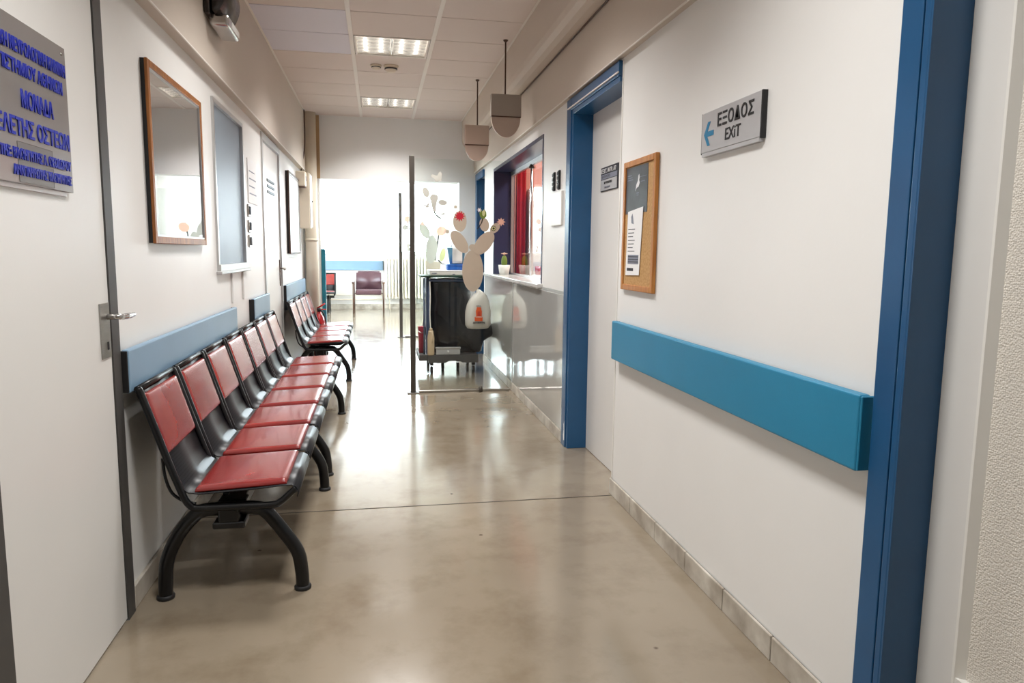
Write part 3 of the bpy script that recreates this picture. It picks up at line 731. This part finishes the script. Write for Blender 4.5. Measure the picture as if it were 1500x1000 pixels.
def thick_curve(pts, w):
    pts = [Vector((a, b)) for a, b in pts]; L = []; R_ = []
    for i, p in enumerate(pts):
        t = (pts[min(i+1, len(pts)-1)]-pts[max(i-1, 0)]).normalized(); nn = Vector((-t.y, t.x))*w*(1-.5*i/len(pts)); L.append(tuple(p+nn)); R_.append(tuple(p-nn))
    return L+R_[::-1]
bfly = lambda cx, cy, r: [(cx, cy-.2*r), (cx+.5*r, cy-r), (cx+r, cy-.6*r), (cx+.8*r, cy+.1*r), (cx+.9*r, cy+.6*r), (cx+.1*r, cy+.9*r), (cx-.3*r, cy+.8*r), (cx-.5*r, cy+.3*r), (cx-1.1*r, cy), (cx-r, cy-.5*r)]
G1 = [
 (ell(692.5, 396.5, 15.5, 30.5), 'sticker_beige'), (ell(692, 362, 5, 4.5), 'sticker_beige'),
 (ell(673, 354, 9.5, 19, -.60), 'sticker_beige'), (ell(709, 356, 11, 20, .68), 'sticker_beige'),
 (ell(673.5, 324, 10, 15.5), 'sticker_beige'), (star(673.5, 316.5, 8.5, 11, .55), 'sticker_red'),
 (star(667.5, 303, 5.5, 8, .35), 'sticker_beige'), (star(655.5, 339, 6, 9, .35), 'sticker_beige'),
 (ell(709.5, 329, 7, 10, -.2), 'sticker_beige'),
 (thick_curve([(707, 320), (705.5, 326), (702.5, 331), (699.5, 335)], .9), 'sticker_dark'),
 ([(702, 312), (705, 307.5), (707, 311), (710, 307), (712.5, 311), (712.5, 317), (708, 321), (703.5, 318)], 'sticker_green'),
 ([(706, 310), (709, 306.5), (711, 312), (709, 317), (706.5, 315)], 'sticker_yellow'),
 (ell(725, 334, 5.8, 8.8, .75), 'sticker_beige'), (ell(723, 334.5, 3.8, 3.8), 'sticker_dark'), (ell(723, 334.5, 3.0, 3.0), 'sticker_yellow'), (ell(723, 334.5, 1.6, 1.6), 'sticker_dark'),
 (star(734, 325, 6.5, 8, .55), 'sticker_pink'), (star(702, 307.5, 4.0, 6, .4), 'print_white'),
 (bfly(640, 259, 8), 'sticker_grey'), (ell(624, 281.5, 5, 8, -.35), 'sticker_grey'),
 (star(635.5, 290, 6.8, 14, .86), 'sticker_grey'), ([(631, 294), (640, 294), (639, 303), (638.5, 310), (635.5, 311), (633, 305)], 'sticker_grey'),
 (ell(648.5, 296.7, 6.3, 4, .12), 'sticker_grey'), (thick_curve([(636, 310), (638, 314), (641.5, 317.5), (646, 320)], 1.1), 'sticker_dark'),
 (bfly(625, 301, 4), 'sticker_grey'), ([(645, 313.5), (651, 311), (652, 314.5), (646, 314.5)], 'sticker_grey'),
]
G2 = [
 (star(596.5, 321, 6.5, 9, .6), 'sticker_pink'), (ell(593.3, 333, 4.4, 3.8), 'sticker_grey'),
 ([(597, 362), (595.5, 355), (597.5, 358), (598.5, 354), (599.5, 358), (601, 356), (599.5, 362), (602, 366), (602, 368), (597, 368)], 'sticker_grey'),
 (ell(622, 338, 6.5, 12.5, -.5), 'sticker_grey'), (ell(632, 365, 8.5, 21, .08), 'sticker_grey'), (star(619, 327, 4, 7, .5), 'sticker_pink'),
 ([(643.5, 332), (645.5, 332), (641, 362), (638, 382), (636, 381), (640, 356)], 'sticker_dark'),
 (ell(646.5, 338.5, 7.5, 6.5, -.3), 'sticker_pink'), (ell(648.5, 373, 4, 10, .25), 'sticker_yellow'),
 ([(622.5, 382), (646, 384), (644.5, 395), (624, 395)], 'sticker_beige'), (thick_curve([(642, 381), (645, 384), (648, 386.5), (652, 387)], .9), 'sticker_dark'),
]
partition(6.25, .268, XR-.012, 2.055, 'glass partition with a big beige cactus decal and red flower', G1)
partition(10.4, .293, 1.75, 2.07, 'second glass partition with a grey steel post inside the waiting room', G2)

# ------------------------------------------------------------------ cleaning cart and what it carries
CYF = 7.18
ca = thing('cleaning_cart', 'grey dolly cart with a black bin liner behind the cactus glass', 'cart', (.74, CYF, 0))
def cbox(name, m, x0, x1, y0, y1, z0, z1, b=.006, par=ca): return MB().bbox(x0-.74, x1-.74, y0, y1, z0, z1, b, 2).build(name, m, par)
MB().prism([(-.25, .2), (.26, .2), (.26, .118), (.10, .118), (.06, .138), (-.04, .138), (-.08, .118), (-.25, .118)], .0, .05, 'y').build('bumper', 'dolly_grey', ca)
cbox('platform', 'dolly_grey', .395, 1.00, .05, .60, .135, .198)
for cx, cy in [(.525, .06), (.955, .06), (.52, .52), (.95, .52), (.66, .30), (.82, .30)]:
    k = MB().bbox(cx-.74-.018, cx-.74+.018, cy-.02, cy+.02, .085, .136, .004, 1).build('caster', 'black_rubber', ca)
    MB().tube([(cx-.74-.014, cy+.005, .038), (cx-.74+.014, cy+.005, .038)], .038, 16).build('wheel', 'black_rubber', k)
cbox('side_panel', 'cart_blue', .475, .515, .10, .50, .20, .985)
for cx in (.452, .505): MB().tube([(cx-.74, .085, .2), (cx-.74, .085, .98)], .008, 8).build('upright', 'cart_blue', ca)
MB().tube(smooth_path([(.508-.74, .06, .98), (.512-.74, .045, .8), (.508-.74, .04, .6), (.516-.74, .04, .45), (.53-.74, .035, .36)], 5), .006, 8).build('cord', 'white_plastic', ca)
hoop = [(-.24, .06, .955), (.19, .06, .955), (.19, .50, .955), (-.24, .50, .955), (-.24, .06, .955)]
MB().tube(hoop, .012, 8).build('bag_hoop', 'cart_blue', ca)
# bin liner: lofted sack with a bulge to the right near the bottom
def sack():
    mb = MB(); rings = []; n = 36
    prof = [(.205, .08, .255, .9), (.24, .07, .27, .9), (.32, .045, .285, .95), (.40, .02, .29, 1.0), (.46, .0, .275, 1), (.52, -.005, .255, 1), (.62, -.01, .25, 1), (.75, -.015, .235, 1), (.80, -.018, .245, 1), (.85, -.022, .235, 1), (.93, -.03, .222, 1), (.965, -.03, .228, 1), (.975, -.03, .20, 1)]
    random.seed(3)
    for z, ox, r, e in prof:
        ring = []
        for k_ in range(n):
            a = 2*math.pi*k_/n; c, s = math.cos(a), math.sin(a)
            sq = (abs(c)**3.2+abs(s)**3.2)**(-1/3.2)
            x = r*sq*c; y_ = .22*sq*s*(.9 if z < .3 else 1)
            if .26 < z < .50 and c > 0:              # spout to the right
                w = math.exp(-((z-.43)/.085)**2)*max(0, c)**2.5; x += .27*w; 
            x += .010*math.sin(5*a+z*17); y_ += .010*math.sin(7*a+z*23)+.006*random.uniform(-1, 1)
            ring.append((x-.01+ox, (.335+y_), z+.006*math.sin(3*a)))
        rings.append(ring)
    vs = [p for r_ in rings for p in r_]; fs = []
    for i in range(len(rings)-1):
        for k_ in range(n): fs.append((i*n+k_, i*n+(k_+1) % n, (i+1)*n+(k_+1) % n, (i+1)*n+k_))
    mb.add(vs, fs, True); mb.add(rings[0], [tuple(range(n-1, -1, -1))]); mb.add(rings[-1], [tuple(range(n))])
    return mb.build('bin_liner', 'bin_bag', ca)
sack()
li = tag(MB().bbox(.415, .90, CYF+.02, CYF+.50, .990, 1.006, .004, 2).build('tray', 'plastic_green'), 'flat dark green tray lying on top of the cart', 'tray')
wbx = thing('document_box', 'low white plastic box on the green tray of the cart', 'box', (.70, CYF+.26, 1.006))
MB().bbox(-.19, .24, -.20, .20, 0, .05, .01, 3).build('body', 'white_plastic', wbx)
MB().bbox(-.192, .242, -.202, .202, .038, .052, .006, 2).build('lid', 'paper', wbx)
MB().bbox(-.17, -.12, -.204, -.200, .018, .028, .001, 1).build('latch', 'print_grey', wbx); MB().bbox(.04, .065, -.204, -.200, .008, .018, .001, 1).build('latch', 'print_grey', wbx)
bs = thing('storage_tub', 'low dark blue plastic tub with a lid on the white box', 'tub', (.80, CYF+.25, 1.058))
MB().bbox(-.105, .105, -.10, .10, 0, .05, .010, 3).build('tub', 'plastic_blue', bs)
MB().bbox(-.112, .112, -.107, .107, .046, .060, .005, 2).build('lid', 'plastic_blue', bs)
bk = thing('bucket', 'teal blue bucket with a white cloth over it standing on the blue tub', 'bucket', (.80, CYF+.25, 1.118))
MB().lathe([(.070, 0), (.098, .17), (.104, .172), (.095, .172), (.066, .006), (.001, .006)], (0, 0, 0), 28).build('shell', 'plastic_teal', bk)
cl = MB(); n_ = 10; vs = []; fs = []
for i in range(n_+1):
    t = i/n_
    for s in (-.052, .05):
        if t < .5: q = (s, -.112-.004*math.sin(t*20)+.02*(1-2*t)*.6, .012+.34*t*.97)
        else: q = (s, -.110+(t-.5)*.42, .182+.012*math.sin((t-.5)*6.28))
        vs += [q, (q[0], q[1]+.004, q[2]+.004)]
for i in range(n_):
    a = 4*i; b = a+4
    fs += [(a, b, b+2, a+2), (a+1, a+3, b+3, b+1), (a, a+1, b+1, b), (a+2, b+2, b+3, a+3)]
fs += [(0, 2, 3, 1), (4*n_, 4*n_+1, 4*n_+3, 4*n_+2)]
cl.add(vs, fs, True).build('cloth', 'paper', bk)
# jug, tin and bucket on the platform
jg = thing('jug', 'beige plastic jug on the corner of the cart platform', 'jug', (.515, CYF+.016, .2))
MB().lathe([(.030, 0), (.034, .01), (.034, .17), (.030, .20), (.024, .235), (.024, .25)], (0, 0, 0), 18, sx=1.05, sy=.9).build('body', 'plastic_beige', jg)
MB().lathe([(.017, .25), (.017, .272), (.012, .276)], (0, 0, 0), 14).build('cap', 'plastic_beige', jg)
MB().tube(smooth_path([(.012, -.024, .235), (.012, -.05, .21), (.012, -.05, .15), (.012, -.03, .13)], 4), .006, 8).build('handle', 'plastic_beige', jg)
tn = thing('metal_tin', 'shallow silver box with a knob at the front of the cart platform', 'tin', (.69, CYF+.012, .2))
MB().bbox(-.125, .125, -.01, .035, 0, .074, .008, 3).build('body', 'sign_silver', tn)
MB().bbox(-.130, .130, -.014, .036, .06, .080, .006, 2).build('lid', 'aluminium', tn)
MB().tube([(0, -.012, .038), (0, -.024, .038)], .010, 12).build('knob', 'paper', tn)
pk = thing('bucket', 'narrow pinkish red bucket on the left end of the cart platform', 'bucket', (.432, CYF+.22, .198))
MB().lathe([(.028, 0), (.036, .27), (.039, .275), (.034, .275), (.026, .008), (.001, .008)], (0, 0, 0), 28).build('shell', 'plastic_pink', pk)
MB().tube(smooth_path([(-.037, 0, .26), (-.03, -.03, .23), (0, -.045, .21), (.03, -.03, .23), (.037, 0, .26)], 5), .003, 6).build('handle', 'chrome', pk)
# white carrier bag hanging from the cart
def carrier():
    o = thing('carrier_bag', 'white plastic carrier bag with orange logo hanging from the cart', 'bag', (.99, CYF-.03, .47))
    mb = MB(); n = 28; rings = []
    for z, rx, ry, ox in [(0, .075, .030, 0), (.006, .105, .045, 0), (.04, .128, .062, .0), (.10, .132, .068, .0), (.18, .128, .062, .002), (.25, .118, .052, .004), (.30, .098, .042, .010), (.34, .068, .032, .018), (.372, .034, .020, .018), (.40, .016, .012, .0)]:
        rings.append([(ox+rx*math.copysign(abs(math.cos(2*math.pi*k_/n))**.8, math.cos(2*math.pi*k_/n))+.004*math.sin(k_*2.1+z*40), ry*math.sin(2*math.pi*k_/n)+.004*math.sin(k_*1.7+z*60), z) for k_ in range(n)])
    vs = [p for r_ in rings for p in r_]; fs = []
    for i in range(len(rings)-1):
        for k_ in range(n): fs.append((i*n+k_, i*n+(k_+1) % n, (i+1)*n+(k_+1) % n, (i+1)*n+k_))
    mb.add(vs, fs, True); mb.add(rings[0], [tuple(range(n-1, -1, -1))]); mb.add(rings[-1], [tuple(range(n))])
    mb.build('sack', 'carrier_bag', o)
    MB().tube(smooth_path([(.0, .0, .39), (-.02, .03, .45), (-.03, .07, .50), (-.04, .09, .505)], 4), .007, 8).build('handle_strap', 'carrier_bag', o)
    yl = -.0735
    def deco(poly, m, d=0.0): MB().prism(poly, yl-d-.001, yl-d+.016, 'y').build('logo', m, o)
    deco([(-.040, .085), (.036, .085), (.038, .125), (.028, .135), (.030, .185), (.022, .205), (.020, .225), (-.020, .225), (-.022, .205), (-.030, .185), (-.026, .135), (-.042, .125)], 'logo_orange')
    deco([(-.014, .135), (.014, .135), (.013, .185), (-.013, .185)], 'logo_red', .0012)
    deco([(-.036, .124), (.034, .124), (.033, .130), (-.035, .130)], 'paper', .0012)
    text('ΣΚΛΑΒΕΝΙΤΗΣ', .020, 'ink_black', o, (.99-.062, CYF-.03+yl-.001, .47+.062), ROT_F, width=.125, bold=.0006, depth=.004)
    text('ΝΕΑ', .014, 'ink_black', o, (.99-.028, CYF-.03+yl+.006, .47+.232), ROT_F, width=.05, depth=.006)
    return o
carrier()

# ------------------------------------------------------------------ ceiling fittings
def fitting(k, on_label):
    ya, yb = YG+k*PITCH, YG+(k+1)*PITCH
    cx, cy = .1225, (ya+yb)/2
    o = thing('ceiling_light', on_label, 'light', (cx, cy, ZC), 0, 'recessed ceiling lights')
    hw, hl = .278, PITCH/2-.006
    h = MB(); t = .006
    h.box(-hw, hw, -hl, hl, .086, .092); h.box(-hw, -hw+t, -hl, hl, .0, .086); h.box(hw-t, hw, -hl, hl, .0, .086); h.box(-hw+t, hw-t, -hl, -hl+t, .0, .086); h.box(-hw+t, hw-t, hl-t, hl, 0, .086)
    h.build('housing', 'grid_white', o)
    f = MB(); f.box(-hw, hw, -hl, -hl+.014, -.003, .0); f.box(-hw, hw, hl-.014, hl, -.003, 0); f.box(-hw, -hw+.014, -hl+.014, hl-.014, -.003, 0); f.box(hw-.014, hw, -hl+.014, hl-.014, -.003, 0)
    f.build('frame', 'grid_white', o)
    for x in (-.20, -.08, .08, .20): MB().tube([(x, -hl+.02, .062), (x, hl-.02, .062)], .010, 10).build('tube', 'tube_glow', o)
    MB().prism([(-.016, .050), (.016, .050), (.005, .003), (-.005, .003)], -hl+.016, hl-.016, 'y').build('divider', 'louvre_alu', o)
    nb = 6
    for i in range(nb):
        yy = -hl+.035+(2*hl-.07)*i/(nb-1)
        for xa, xb in ((-hw+.016, -.014), (.014, hw-.016)):
            w_ = xb-xa; up = []; lo_ = []
            for q in range(13):
                t = q/12; up.append((xa+w_*t, .046)); lo_.append((xa+w_*t, .006+.012*(1-abs(math.cos(2*math.pi*t)))))
            pr_ = up+lo_[::-1]
            MB().prism(pr_, yy-.004, yy+.002, 'y').build('blade', 'louvre_alu', o)
    ld = bpy.data.lights.new('fluorescent', 'AREA'); ld.shape = 'RECTANGLE'; ld.size = .50; ld.size_y = .46; ld.energy = PANEL_POWER; ld.color = (1.0, .985, .968); ld.spread = math.radians(126)
    lo = bpy.data.objects.new('lamp_glow', ld); COL.objects.link(lo); lo.parent = o; lo.location = (0, 0, .002)
    return o
for k, lb in zip(LIGHT_K, ['recessed louvre ceiling light over the near blue door', 'recessed louvre ceiling light over the three-seat bench',
                           'recessed louvre ceiling light beside the two smoke detectors', 'recessed louvre ceiling light next to the far header wall']):
    fitting(k, lb)
def detector(x, y, r, h, label):
    o = thing('smoke_detector', label, 'detector', (x, y, ZC), 0, 'ceiling detectors')
    MB().lathe([(r, 0), (r, -.012), (r*.95, -.016)], (0, 0, 0), 28).build('base', 'cream_plastic', o)
    MB().lathe([(r*.85, -.016), (r*.82, -h*.6), (r*.55, -h), (.001, -h)], (0, 0, 0), 28).build('cap', 'cream_plastic', o)
    MB().lathe([(r*.86, -h*.42), (r*.865, -h*.62), (r*.75, -h*.64)], (0, 0, 0), 28).build('vent_ring', 'print_dark', o)
detector(.003, 6.33, .046, .035, 'small round ceiling detector, narrower of the two')
detector(.126, 6.33, .062, .052, 'larger domed smoke detector with dark slots on the ceiling')
def hanging(x, y, zt, zb, zl, x0, x1, m1, m2, label):
    o = thing('hanging_sign', label, 'sign', (x, y, ZC), 0, 'signs hung from the ceiling')
    MB().tube([(0, 0, 0), (0, 0, zt-ZC)], .006, 8).build('rod', 'wood_dark', o)
    MB().lathe([(.018, 0), (.018, -.006), (.008, -.016)], (0, 0, 0), 14).build('ceiling_cup', 'wood_dark', o)
    MB().bbox(x0-x, x1-x, -.022, .022, zb-ZC, zt-ZC, .003, 1).build('box_panel', m1, o)
    MB().box(x0-x+.002, x1-x-.002, -.024, .024, zb-ZC-.004, zb-ZC+.002).build('edge_strip', 'wood_dark', o)
    rx = (x1-x0)/2*.96; cx = (x0+x1)/2-x
    pts = [(cx+rx*math.cos(a), zb-ZC-.004+(zb-zl)*1.0*math.sin(a)) for a in [math.pi*(1+i/24) for i in range(25)]]
    MB().prism(pts, -.012, .012, 'y').build('round_panel', m2, o)
hanging(.944, 5.39, 2.41, 2.25, 2.105, .835, 1.063, 'grey_sign', 'taupe_sign', 'hanging grey ceiling sign with rounded bottom, on the longer rod by the reception hatch')
hanging(.908, 6.65, 2.397, 2.222, 2.083, .79, 1.014, 'taupe_sign', 'taupe_sign', 'hanging beige ceiling sign with rounded bottom above the cleaning cart')

# ------------------------------------------------------------------ things on the left wall
def framed(name, label, cat, y0, y1, z0, z1, fw, th, mf, mglass, inner=None):
    o = thing(name, label, cat, (XL, (y0+y1)/2, z0)); a, b = y0-(y0+y1)/2, y1-(y0+y1)/2; h = z1-z0
    MB().box(0, th*.55, a+.002, b-.002, .002, h-.002).build('backing', 'ink_black', o)
    MB().bbox(th*.55, th, a, a+fw, 0, h, .003, 2).build('frame_side', mf, o); MB().bbox(th*.55, th, b-fw, b, 0, h, .003, 2).build('frame_side', mf, o)
    MB().bbox(th*.55, th, a+fw, b-fw, 0, fw, .003, 2).build('frame_bottom', mf, o); MB().bbox(th*.55, th, a+fw, b-fw, h-fw, h, .003, 2).build('frame_top', mf, o)
    MB().box(th*.55, th*.7, a+fw-.002, b-fw+.002, fw-.002, h-fw+.002).build('glass', mglass, o)
    i = fw; w_ = .008
    bd = MB(); bd.box(th*.7, th*.9, a+i, a+i+w_, i, h-i); bd.box(th*.7, th*.9, b-i-w_, b-i, i, h-i); bd.box(th*.7, th*.9, a+i, b-i, i, i+w_); bd.box(th*.7, th*.9, a+i, b-i, h-i-w_, h-i)
    bd.build('inner_bead', 'aluminium', o)
    return o
framed('wall_mirror', 'large mirror in a brown wooden frame above the pale blue rail', 'mirror', 2.945, 3.775, 1.268, 1.953, .028, .026, 'wood_frame', 'mirror')
framed('framed_picture', 'dark wooden framed picture with painted white glass reflection between the vented door and the cabinet', 'picture', 7.17, 8.07, 1.21, 2.0, .022, .034, 'wood_dark', 'white_plastic')  # white sheet paints the reflection in the picture glass
nt_ = thing('notice_sheet', 'white notice sheet on the wall above the switches', 'notice', (XL, 5.31, 1.565))
MB().bbox(0, .006, -.19, .19, 0, .295, .001, 1).build('sheet', 'paper', nt_)
for q in range(4): MB().box(.006, .0066, -.15, .12-.05*(q % 2), .06+q*.05, .068+q*.05).build('print_line', 'print_grey', nt_)
for z, m, lb in [(1.51, 'brushed_steel', 'topmost grey light switch under the white notice sheet'), (1.405, 'brushed_steel', 'middle light switch of three beside the frosted window'), (1.305, 'brushed_steel', 'lowest light switch of three beside the frosted window')]:
    o = thing('light_switch', lb, 'switch', (XL, 5.12, z), 0, 'switches beside the frosted window')
    MB().bbox(0, .010, -.042, .042, -.042, .042, .003, 2).build('plate', m, o)
    MB().bbox(.010, .016, -.022, .022, -.028, .028, .002, 1).build('rocker', 'print_dark', o)
cd = MB(); cd.bbox(XL, XL+.012, 4.45, 4.47, .93, 1.11, .003, 1); tag(cd.build('cable_duct', 'wall_paint'), 'thin white cable duct below the near part of the frosted window', 'duct')
cd = MB(); cd.bbox(XL, XL+.012, 4.80, 4.82, .93, 1.11, .003, 1); tag(cd.build('cable_duct', 'wall_paint'), 'thin white cable duct below the far part of the frosted window', 'duct')
# emergency lamp on the upper left wall
el = thing('emergency_lamp', 'dark smoked emergency lamp with a bright lower lens on the upper wall', 'lamp', (-.805, 3.95, 2.325))
MB().bbox(0, .03, -.19, .19, .04, .30, .012, 3).build('back_plate', 'lamp_smoke', el)
pr = []
for i in range(13):
    t = i/12; pr.append((.03+.085*math.sin(math.pi*(.12+.78*t)), .05+.26*t))
gb = MB(); vs = []; fs = []; n = len(pr)
for yy, sc in [(-.185, .35), (-.175, .75), (-.15, .95), (0, 1.0), (.15, .95), (.175, .75), (.185, .35)]:
    for x, z in pr: vs.append((.03+(x-.03)*sc, yy, .17+(z-.17)*(.9+.1*sc)))
for i in range(6):
    for j in range(n-1): fs.append((i*n+j, (i+1)*n+j, (i+1)*n+j+1, i*n+j+1))
for i in (0, 6): fs.append(tuple(i*n+j for j in range(n)))
fs.append(tuple(i*n for i in range(7))); fs.append(tuple(i*n+n-1 for i in range(7)))
gb.add(vs, fs, True).build('smoked_cover', 'lamp_smoke', el)
MB().bbox(.015, .105, -.14, .14, .0, .058, .014, 3).build('lens', 'chrome', el)
MB().bbox(.100, .108, -.05, .12, .015, .045, .003, 1).build('lens_glass', 'white_plastic', el)
# round riser pipe and cabinet in the far left corner
rp = thing('riser_pipe', 'thick cream round riser pipe in the corner by the cabinet', 'pipe', (-.755, 8.62, 0))
MB().tube([(0, 0, .0), (0, 0, ZC)], .072, 28).build('pipe', 'cream_plastic', rp)
MB().lathe([(.076, 0), (.076, .03)], (0, 0, 1.35), 28).build('collar', 'cream_plastic', rp)
ek = thing('wall_cabinet', 'tall narrow cream electrical cabinet on the wall in front of the round pipe', 'cabinet', (XL, 8.35, 1.49))
MB().bbox(0, .125, -.12, .12, 0, .60, .006, 2).build('body', 'cream_plastic', ek)
dr = MB().bbox(.125, .134, -.112, .112, .01, .59, .004, 1).build('door', 'white_plastic', ek)
MB().lathe([(.010, 0), (.010, .01)], (0, 0, 0), 10).build('lock', 'ink_black', dr).matrix_local = Matrix.Translation((.133, .06, .30)) @ Matrix.Rotation(math.pi/2, 4, 'Y')
sb = thing('siren_box', 'small cream box with dark base mounted next to the tall cabinet', 'box', (XL, 8.13, 1.92))
MB().bbox(0, .10, -.085, .085, .012, .17, .012, 3).build('body', 'cream_plastic', sb); MB().bbox(.004, .095, -.08, .08, 0, .012, .003, 1).build('base', 'wood_dark', sb)
MB().bbox(.10, .103, -.03, .03, .07, .12, .001, 1).build('grille', 'print_grey', sb)
cbx = MB()
cbx.tube(smooth_path([(-.79, 8.42, ZC-.01), (-.785, 8.40, 2.55), (-.795, 8.41, 2.35), (-.82, 8.36, 2.20), (-.83, 8.34, 2.10)], 5), .007, 8)
tag(cbx.build('cable', 'wood_dark'), 'dark cable running down the corner into the tall cabinet', 'cable')
# fire extinguisher standing behind the bench at the pilaster
fe = thing('fire_extinguisher', 'red fire extinguisher on the floor between the bench and the teal guard', 'extinguisher', (-.685, 8.495, 0))
MB().lathe([(.060, 0), (.066, .012), (.066, .42), (.058, .475), (.03, .51), (.022, .52), (.022, .54)], (0, 0, 0), 26).build('cylinder', 'extinguisher_red', fe)
MB().lathe([(.0664, .14), (.0668, .142), (.0668, .30), (.0664, .302)], (0, 0, 0), 26).build('label_band', 'paper', fe)
MB().lathe([(.024, .54), (.026, .575), (.014, .585)], (0, 0, 0), 14).build('valve', 'ink_black', fe)
vh = MB(); vh.tube([(-.02, 0, .58), (.07, -.02, .635)], .009, 8); vh.tube([(-.02, 0, .565), (.08, -.02, .568)], .007, 8); vh.build('handle', 'extinguisher_red', fe)
MB().tube(smooth_path([(.01, -.02, .565), (.05, -.05, .53), (.078, -.03, .42), (.078, .0, .32), (.076, .01, .20)], 6), .010, 8).build('hose', 'black_rubber', fe)

# ------------------------------------------------------------------ things on the right wall
ex = thing('exit_sign', 'silver exit sign with blue arrow and Greek lettering on the white wall', 'sign', (XR, 2.30, 1.615))
# angled silver sheet, standing off the wall on a dark channel
MB().bbox(-.018, -.014, -.205, .205, 0, .140, .001, 1).build('plate', 'sign_silver', ex)
MB().box(-.0175, 0, -.203, .200, -.014, -.001).build('channel', 'sign_silver', ex); MB().box(-.014, 0, -.203, .200, .134, .142).build('channel', 'sign_silver', ex)
MB().box(-.0135, 0, -.203, .2, .004, .134).build('backing', 'ink_black', ex)
MB().box(-.0175, -.001, -.2135, -.2055, -.004, .141).build('end_cap', 'ink_black', ex); MB().box(-.0175, -.001, .2055, .208, -.004, .141).build('end_cap', 'ink_black', ex)
text('ΕΞΟΔΟΣ', .060, 'ink_black', ex, (XR-.0192, 2.385, 1.693), ROT_R, width=.245, bold=.0011, depth=.0008, space=1.12)
text('EXiT', .056, 'ink_black', ex, (XR-.0192, 2.325, 1.638), ROT_R, width=.105, bold=.0005, depth=.0008)
ar = MB(); yy, zz = 2.44, 1.678-1.615
ar.prism([(yy-2.3+.045, zz), (yy-2.3+.015, zz+.042), (yy-2.3-.004, zz+.042), (yy-2.3+.018, zz+.009), (yy-2.3-.030, zz+.009), (yy-2.3-.030, zz-.009), (yy-2.3+.018, zz-.009), (yy-2.3-.004, zz-.042), (yy-2.3+.015, zz-.042)], -.0192, -.0182, 'x')
ar.build('arrow', 'arrow_blue', ex)
# notice board
nbd = thing('notice_board', 'narrow oak framed cork notice board beside the recessed door', 'notice board', (XR, 3.145, 1.075))
hh = .605; hw = .205; fw = .027
MB().box(-.012, 0, -hw+.01, hw-.01, .01, hh-.01).build('cork_sheet', 'cork', nbd)
for a, b, c, d, nm in [(-hw, -hw+fw, 0, hh, 'frame_side'), (hw-fw, hw, 0, hh, 'frame_side'), (-hw+fw, hw-fw, 0, fw, 'frame_bottom'), (-hw+fw, hw-fw, hh-fw, hh, 'frame_top')]:
    MB().bbox(-.019, -.001, a, b, c, d, .003, 2).build(nm, 'oak', nbd)
po = thing('poster', 'black poster with a white figure pinned to the cork board', 'poster', (XR-.0125, 3.145, 1.435))
MB().box(-.0015, 0, -.105, .172, 0, .213).build('sheet', 'paper_black', po)
MB().prism([(.030, .115), (.048, .100), (.035, .130), (.018, .145), (.012, .170), (.002, .175), (-.004, .160), (.002, .148), (-.006, .135), (.008, .118)], -.0022, -.0015, 'x').build('figure', 'print_white', po)
for q, (a, b, z, h) in enumerate([(.10, .155, .175, .004), (.09, .155, .165, .003), (.08, .155, .155, .003), (-.07, -.02, .138, .003), (0.0, .03, .088, .005), (.004, .028, .080, .003), (-.09, .0, .16, .002)]):
    MB().box(-.0021, -.0015, a, b, z, z+h).build('print_line', 'print_grey', po)
pa = thing('paper_sheet', 'long white printed sheet hanging below the black poster on the cork board', 'paper', (XR-.0150, 3.165, 1.145))
MB().prism([(-.055, .005), (.125, 0), (.112, .30), (-.085, .315)], -.0012, 0, 'x').build('sheet', 'paper', pa)
for q in range(7): MB().box(-.0018, -.0012, 0.01+.012*(q % 3), .100, .215-q*.017, .2185-q*.017).build('print_line', 'print_dark', pa)
MB().prism([(.03, .24), (.06, .245), (.065, .275), (.05, .29), (.04, .27)], -.0018, -.0012, 'x').build('print_block', 'print_grey', pa)
MB().box(-.0018, -.0012, -.045, .095, .055, .098).build('print_block', 'print_grey', pa); MB().box(-.0018, -.0012, .02, .105, .022, .036).build('print_block', 'print_dark', pa)
for q in range(3): MB().box(-.0022, -.0018, -.043, .093, .063+q*.012, .067+q*.012).build('print_line', 'print_dark', pa)
# plate and two black strips between the blue frame and the hatch
tag(MB().bbox(XR-.014, XR-.0004, 4.565, 4.845, 1.43, 1.652, .003, 2).build('wall_plate', 'white_plastic'), 'blank white plate on the wall left of the blue door frame', 'plate')
for yy, lb in ((4.80, 'black strip above the blank white plate, the one nearer the hatch'), (4.665, 'black strip above the blank white plate, the one nearer the blue frame')):
    o = thing('hook_strip', lb, 'strip', (XR, yy, 1.665)); MB().bbox(-.012, 0, -.022, .022, 0, .125, .003, 1).build('bar', 'ink_black', o)
    for q in range(4): MB().bbox(-.016, -.012, -.018, .024, .008+q*.029, .028+q*.029, .003, 1).build('ridge', 'ink_black', o)

# added lamp panel, out of view, put in to brighten the reception room
def added_room_panel(x, y, w, l, power, label):
    o = thing('added_panel_light', label, 'light', (x, y, ZC+.10))
    MB().box(-w/2, w/2, -l/2, l/2, -.02, 0).build('frame', 'grid_white', o)
    MB().box(-w/2+.02, w/2-.02, -l/2+.02, l/2-.02, -.024, -.02).build('diffuser', 'white_plastic', o)
    ld = bpy.data.lights.new('panel', 'AREA'); ld.shape = 'RECTANGLE'; ld.size = w-.05; ld.size_y = l-.05; ld.energy = power; ld.color = (1, .97, .93)
    lo = bpy.data.objects.new('lamp_glow', ld); COL.objects.link(lo); lo.parent = o; lo.location = (0, 0, -.026)
added_room_panel(2.3, 6.6, .6, .6, 60, 'added square panel light brightening the reception room')
